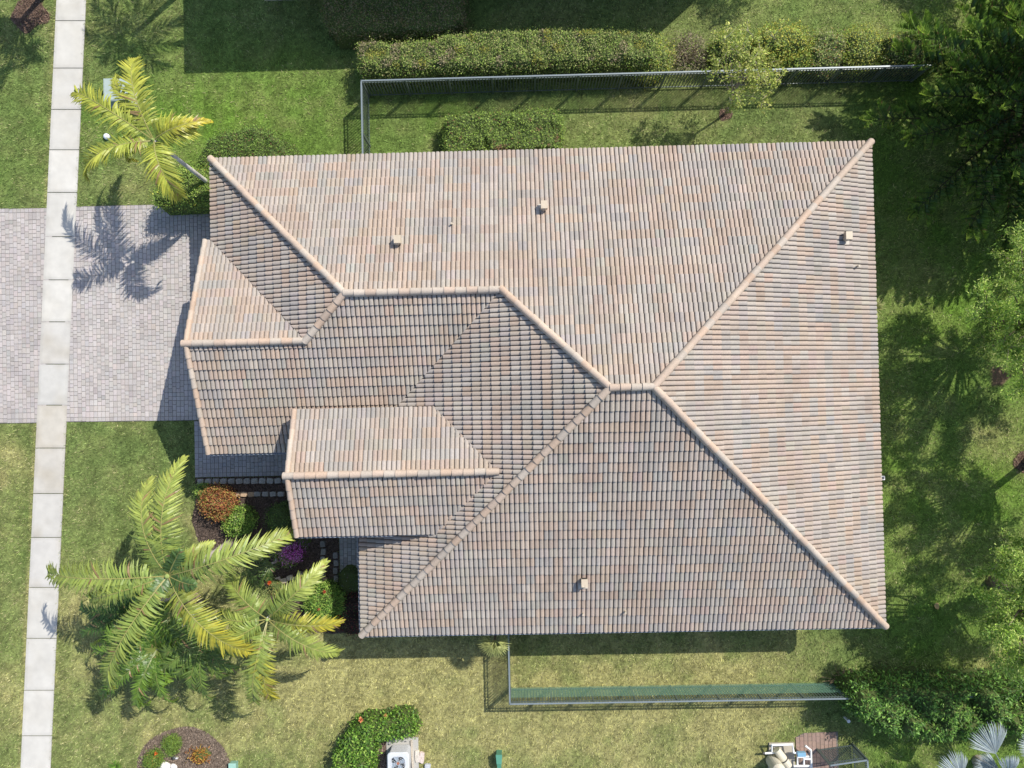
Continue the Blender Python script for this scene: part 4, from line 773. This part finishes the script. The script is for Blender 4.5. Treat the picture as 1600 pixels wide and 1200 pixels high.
# ------------------------------------------------------------------ utility objects
def uobj(name, loc, label, cat): return empty(name, loc, label, cat)
p = G(183, 141, .45); t_ = uobj('utility_cabinet', (p[0], p[1], 0), 'pale grey green utility box on the lawn under the yellow green palm', 'utility box')
cgrn = (.30, .37, .34)
MB().box((p[0], p[1], .03), (1.2, 1.1, .06), (.45, .44, .4)).build('base_pad', M_conc, t_); MB().box((p[0], p[1], .26), (.98, .86, .42), cgrn).build('cabinet', M_paint, t_)
m_ = MB(); m_.box((p[0], p[1], .49), (1.06, .94, .05), cgrn); m_.box((p[0], p[1], .525), (.98, .86, .025), (.36, .43, .40)); m_.build('lid', M_paint, t_)
p = G(166, 213, .1); m_ = MB(); m_.tube([[p[0], p[1], 0], [p[0], p[1], .12], [p[0], p[1], .17]], [.13, .12, .06], 14, (.72, .76, .8)); o = m_.build('lawn_marker', M_plastic, smooth=True, label='small white round cap in the lawn below the utility box', cat='marker', loc=(p[0], p[1], 0))
p = G(152, 239, 0); MB().box((p[0], p[1], .02), (.2, .16, .05), (.12, .11, .1)).add([[p[0] - .08, p[1] - .06, .046], [p[0] + .08, p[1] - .06, .046], [p[0] + .08, p[1] + .06, .046], [p[0] - .08, p[1] + .06, .046]], [[0, 1, 2, 3]], (.2, .19, .17)).build('valve_cover', M_stone, label='small dark valve cover sunk in the lawn beside the left palm frond', cat='valve cover', loc=(p[0], p[1], 0))
# green boxes
p = G(780, 1187, .3); t_ = uobj('utility_pedestal', (p[0], p[1], 0), 'narrow green utility post standing in the lower lawn below the fence corner', 'utility box')
m_ = MB(); m_.prism([[p[0] - .11, p[1] + .25], [p[0] + .11, p[1] + .25], [p[0] + .08, p[1] - .3], [p[0] - .08, p[1] - .3]], 0, .42, (.07, .22, .15)); m_.build('body', M_plastic, t_)
MB().prism([[p[0] - .13, p[1] + .27], [p[0] + .13, p[1] + .27], [p[0] + .10, p[1] - .1], [p[0] - .10, p[1] - .1]], .425, .47, (.09, .27, .19)).build('lid', M_plastic, t_)
p = G(364, 1202, .2); t_ = uobj('irrigation_box', (p[0], p[1], 0), 'pale green box at the right rim of the mulch circle', 'utility box')
MB().box((p[0], p[1], .12), (.27, .5, .24), (.2, .36, .3)).build('body', M_plastic, t_); MB().box((p[0], p[1], .26), (.30, .54, .035), (.3, .5, .42)).build('lid', M_plastic, t_)
p = G(1378, 747, .5); t_ = uobj('utility_post', (p[0] + .25, p[1], 0), 'small white square post top with dark centre just right of the roof edge', 'utility box'); p = p + [.05, 0, 0]
MB().box((p[0], p[1], .24), (.16, .16, .48), (.75, .75, .76)).build('post', M_plastic, t_); MB().box((p[0], p[1], .50), (.08, .08, .03), (.05, .05, .07)).build('cap', M_plastic, t_)
p = G(272, 1184, .25); t_ = uobj('garden_light', (p[0], p[1], 0), 'tiny black and white path light in the mulch circle', 'garden light')
MB().tube([[p[0], p[1], 0], [p[0], p[1], .22]], .012, 6, (.03, .03, .03)).build('stake', M_plastic, t_); MB().tube([[p[0], p[1], .2], [p[0], p[1], .27], [p[0], p[1], .31]], [.04, .07, .02], 10, (.04, .05, .05)).build('cap', M_plastic, t_)
MB().box((p[0] + .01, p[1] - .11, .05), (.1, .05, .1), (.7, .7, .7)).build('light_plate', M_plastic, t_)
for (u, r_, lb) in ((258, .22, 'larger white boulder at the lower edge of the mulch circle'), (271, .14, 'smaller white boulder beside the larger one in the mulch circle')):
    p = G(u, 1199, .1); bm_ = bmesh.new(); bmesh.ops.create_icosphere(bm_, subdivisions=3, radius=r_)
    for q in bm_.verts: q.co *= 1 + .12 * math.sin(q.co.x * 19) * math.cos(q.co.y * 17 + 1); q.co.z *= .7
    me = bpy.data.meshes.new('boulder'); bm_.to_mesh(me); bm_.free(); at = me.color_attributes.new('tint', 'FLOAT_COLOR', 'POINT'); at.data.foreach_set('color', np.tile([.7, .68, .64, 1], (len(me.vertices), 1)).astype(np.float32).ravel()); me.materials.append(M_stone)
    o = bpy.data.objects.new('boulder', me); COL.objects.link(o); o.location = (p[0], p[1], .08); tag(o, lb, 'rock')
# air conditioner
p = G(622, 1193, .82); t_ = uobj('air_conditioner', (p[0], p[1], 0), 'grey air conditioner unit with a round fan grille enclosed by the bright green hedge', 'air conditioner')
def rrect(cx, cy, hx, hy, r_, n=6):
    out = []
    for sx_, sy_, a0 in ((1, 1, 0), (-1, 1, PI / 2), (-1, -1, PI), (1, -1, 3 * PI / 2)):
        for k in range(n + 1): a = a0 + k * PI / 2 / n; out.append([cx + sx_ * (hx - r_) + r_ * math.cos(a), cy + sy_ * (hy - r_) + r_ * math.sin(a)])
    return np.array(out)
MB().box((p[0] + .05, p[1], .04), (1.3, 1.3, .08), (.42, .41, .38)).build('base_pad', M_conc, t_)
m_ = MB(); m_.prism(rrect(p[0], p[1], .39, .39, .12), .08, .76, (.36, .37, .38))
for k in range(16): m_.prism(rrect(p[0], p[1], .40, .40, .12), .13 + k * .038, .142 + k * .038, (.48, .49, .5))
m_.build('casing', M_metal, t_)
rr1 = rrect(p[0], p[1], .43, .43, .15, 11); n_ = len(rr1); an_ = np.arctan2(rr1[:, 1] - p[1], rr1[:, 0] - p[0]); cir = np.stack([p[0] + .31 * np.cos(an_), p[1] + .31 * np.sin(an_)], 1)
V = np.concatenate([np.c_[rr1, np.full(n_, .76)], np.c_[rr1, np.full(n_, .80)], np.c_[rr1 * .94 + p[:2] * .06, np.full(n_, .82)], np.c_[cir, np.full(n_, .82)], np.c_[cir, np.full(n_, .62)]])
i = np.arange(n_); F = np.concatenate([np.stack([i + q * n_, (i + 1) % n_ + q * n_, (i + 1) % n_ + (q + 1) * n_, i + (q + 1) * n_], 1) for q in range(4)]); MB().add(V, F, (.62, .64, .66)).build('top_cover', M_metal, t_)
m_ = MB().add(np.c_[cir, np.full(n_, .765)], [list(range(n_))], (.04, .045, .05)); m_.build('fan_well', M_metal, t_)
m_ = MB(); m_.tube([[p[0], p[1], .765], [p[0], p[1], .80]], .06, 12, (.4, .15, .08))
for k in range(4):
    a = .4 + k * PI / 2; d = np.array([math.cos(a), math.sin(a)]); s = np.array([-d[1], d[0]]); q = np.array([p[0], p[1]])
    m_.add([[*(q + d * .05 - s * .04), .775], [*(q + d * .28 - s * .12), .77], [*(q + d * .29 + s * .10), .79], [*(q + d * .05 + s * .04), .785]], [[0, 1, 2, 3]], (.30, .36, .42))
m_.build('fan', M_metal, t_)
m_ = MB()
for k in range(1, 5): a = np.linspace(0, 2 * PI, 41); r_ = .31 * k / 4; m_.tube(np.stack([p[0] + r_ * np.cos(a), p[1] + r_ * np.sin(a), np.full(41, .828)], 1), .004, 4, (.5, .52, .54), cap=False)
for k in range(12): a = k * PI / 6; m_.tube([[p[0] + .05 * math.cos(a), p[1] + .05 * math.sin(a), .828], [p[0] + .31 * math.cos(a), p[1] + .31 * math.sin(a), .828]], .004, 4, (.5, .52, .54))
m_.build('grille', M_metal, t_)
a_, b_ = P2(643.5, 1155), P2(648, 1240); mid = (a_ + b_) / 2; MB().box((*mid, .07), (np.linalg.norm(b_ - a_), .07, .16), (.5, .44, .36), rz=math.atan2(*(b_ - a_)[::-1])).build('garden_kerb', M_stone, label='thin tan edging strip right of the air conditioner', cat='edging', loc=(*mid, 0))
stone(652, 1182, (.2, .5), (.62, .57, .5), 'pale upright stone block beside the air conditioner kerb'); stone(659, 1184, (.2, .45), (.55, .46, .42), 'pinkish stone block right of the pale upright block'); stone(668, 1198, (.24, .2), (.4, .42, .45), 'small grey stone at the lower end by the air conditioner')
# pool equipment
t_ = uobj('pool_equipment', (*P2(1222, 1185), .08), 'white piped pool pump and filter on a beige pad at the lower edge', 'pool equipment')
def pipe(pts, r=.04, c=(.82, .82, .8), name='pipe', mat=M_plastic):
    P = [G(u, v, z) for u, v, z in pts]; MB().tube(P, r, 10, c).build(name, mat, t_)
pipe([(1206, 1164, .45), (1238, 1163, .45), (1240, 1176, .45), (1247, 1177, .45)], .045); pipe([(1195, 1177, .3), (1213, 1176, .3)], .04); pipe([(1206, 1163, .45), (1206, 1176, .3)], .035)
pipe([(1240, 1197, .5), (1266, 1197, .5)], .045); pipe([(1256, 1196, .5), (1256, 1186, .5), (1266, 1186, .5)], .04); pipe([(1246, 1196, .5), (1246, 1183, .5), (1264, 1182, .5)], .038); pipe([(1258, 1165, .5), (1267, 1172, .5), (1268, 1200, .5)], .04); pipe([(1192, 1177, .3), (1195, 1177, .3)], .045, (.05, .05, .05), 'pipe_end')
a_, b_ = G(1213, 1171, .35), G(1232, 1197, .35); MB().tube([a_, a_ * .5 + b_ * .5, b_], [.15, .17, .16], 16, (.58, .54, .42)).build('pump_body', M_plastic, t_, smooth=False)
m1_ = a_ * .4 + b_ * .6; dd_ = nrm(b_ - a_); MB().tube([m1_ - dd_ * .02, m1_ + dd_ * .02], .19, 18, (.06, .06, .06)).build('clamp_band', M_plastic, t_)
q = G(1218, 1205, .9); MB().tube([[q[0], q[1], .08], [q[0], q[1], .85], [q[0], q[1], .98], [q[0], q[1], 1.02]], [.26, .26, .16, .04], 18, (.6, .56, .44)).build('filter_tank', M_plastic, t_, smooth=False)
q = G(1252, 1178, .5); MB().box((q[0], q[1], .5), (.32, .16, .14), (.2, .38, .52)).build('valve_box', M_plastic, t_)
q = G(1262, 1175, .5); MB().tube([[q[0], q[1], .45], [q[0], q[1], .62]], .05, 10, (.05, .05, .06)).build('valve_handle', M_plastic, t_)
cA, cB, cC = P2(1276, 1170), P2(1331, 1162), P2(1336, 1235)
fence('equipment_fence', 'short dark metal fence around the brown paved corner beside the pool pump', [(tuple(cA), tuple(cB)), (tuple(cB), tuple(cC))], h=1.3, sp=.09, post=1.3)
# little things on the lawns
p = G(1463, 946, .02); m_ = MB(); k = 9; t = np.linspace(-1, 1, k); w_ = .09 * (1 - t ** 2) ** .6 + .004; V = np.concatenate([np.c_[p[0] - w_, p[1] + t * .14, .05 + .04 * t ** 2], np.c_[p[0] + w_, p[1] + t * .14, .06 + .05 * t ** 2]]); m_.add(V, [[i, i + 1, i + 1 + k, i + k] for i in range(k - 1)], (.62, .42, .2)); m_.build('fallen_leaf', M_leafd, label='large dry tan leaf lying on the shaded lawn right of the roof', cat='leaf', loc=(p[0], p[1], 0))
p = G(1326, 1127, .35); MB().tube([[p[0], p[1], 0], [p[0], p[1], .3], [p[0], p[1], .36]], [.05, .05, .07], 12, (.8, .8, .8)).build('marker_post', M_plastic, label='small white capped marker at the left edge of the dark glossy hedge', cat='marker', loc=(p[0], p[1], 0))
b0 = G(1315, 1062, .05); m_ = MB()
for k in range(34):
    a = rng.uniform(1.0, 3.6); l = rng.uniform(.35, 1.1); e = b0 + np.array([math.cos(a) * l, math.sin(a) * l * .7, rng.uniform(.05, .5)]); m_.tube([b0 + rng.normal(0, .08, 3) * [1, 1, 0], (b0 + e) / 2 + rng.normal(0, .06, 3), e], [.012, .008, .003], 4, (.34, .24, .17), cap=False)
m_.build('bare_shrub', M_twig, label='leafless brown twiggy shrub at the fence beside the dark glossy hedge', cat='shrub', loc=(b0[0], b0[1], 0))
def spiky(u, v, n, l, c, label, z=.0):
    p = G(u, v, z); m_ = MB()
    for k in range(n):
        a = rng.uniform(0, 2 * PI); e_ = rng.uniform(.4, 1.2); L_ = l * rng.uniform(.7, 1.1); q = [p + np.array([math.cos(a) * math.cos(e_), math.sin(a) * math.cos(e_), math.sin(e_) - .35 * t_2]) * L_ * t_2 for t_2 in (0, .5, 1)]; q = np.array(q); q[:, 2] += .02
        s = np.array([-math.sin(a), math.cos(a), 0]) * .018; cc_ = np.array(c) * rng.uniform(.8, 1.2); m_.add([q[0] - s, q[0] + s, q[1] + s, q[1] - s, q[2]], [[0, 1, 2, 3]], cc_); m_.F.append(np.array([[3, 2, 4]]) + m_.n - 5)
    m_.build('spiky_plant', M_leaf, label=label, cat='plant', loc=(p[0], p[1], 0))
spiky(1362, 350, 44, .7, (.12, .2, .05), 'strappy green plant poking out from under the right eave near the upper corner'); spiky(1366, 482, 40, .6, (.4, .42, .16), 'pale yellow strappy plant poking out from under the right eave near the roof shadow'); spiky(182, 1196, 50, .4, (.14, .26, .04), 'small green tuft at the bottom edge left of the mulch circle')
spiky(1580, 1045, 60, .5, (.36, .24, .1), 'dry orange brown tuft at the fence below the lower feathery tree')
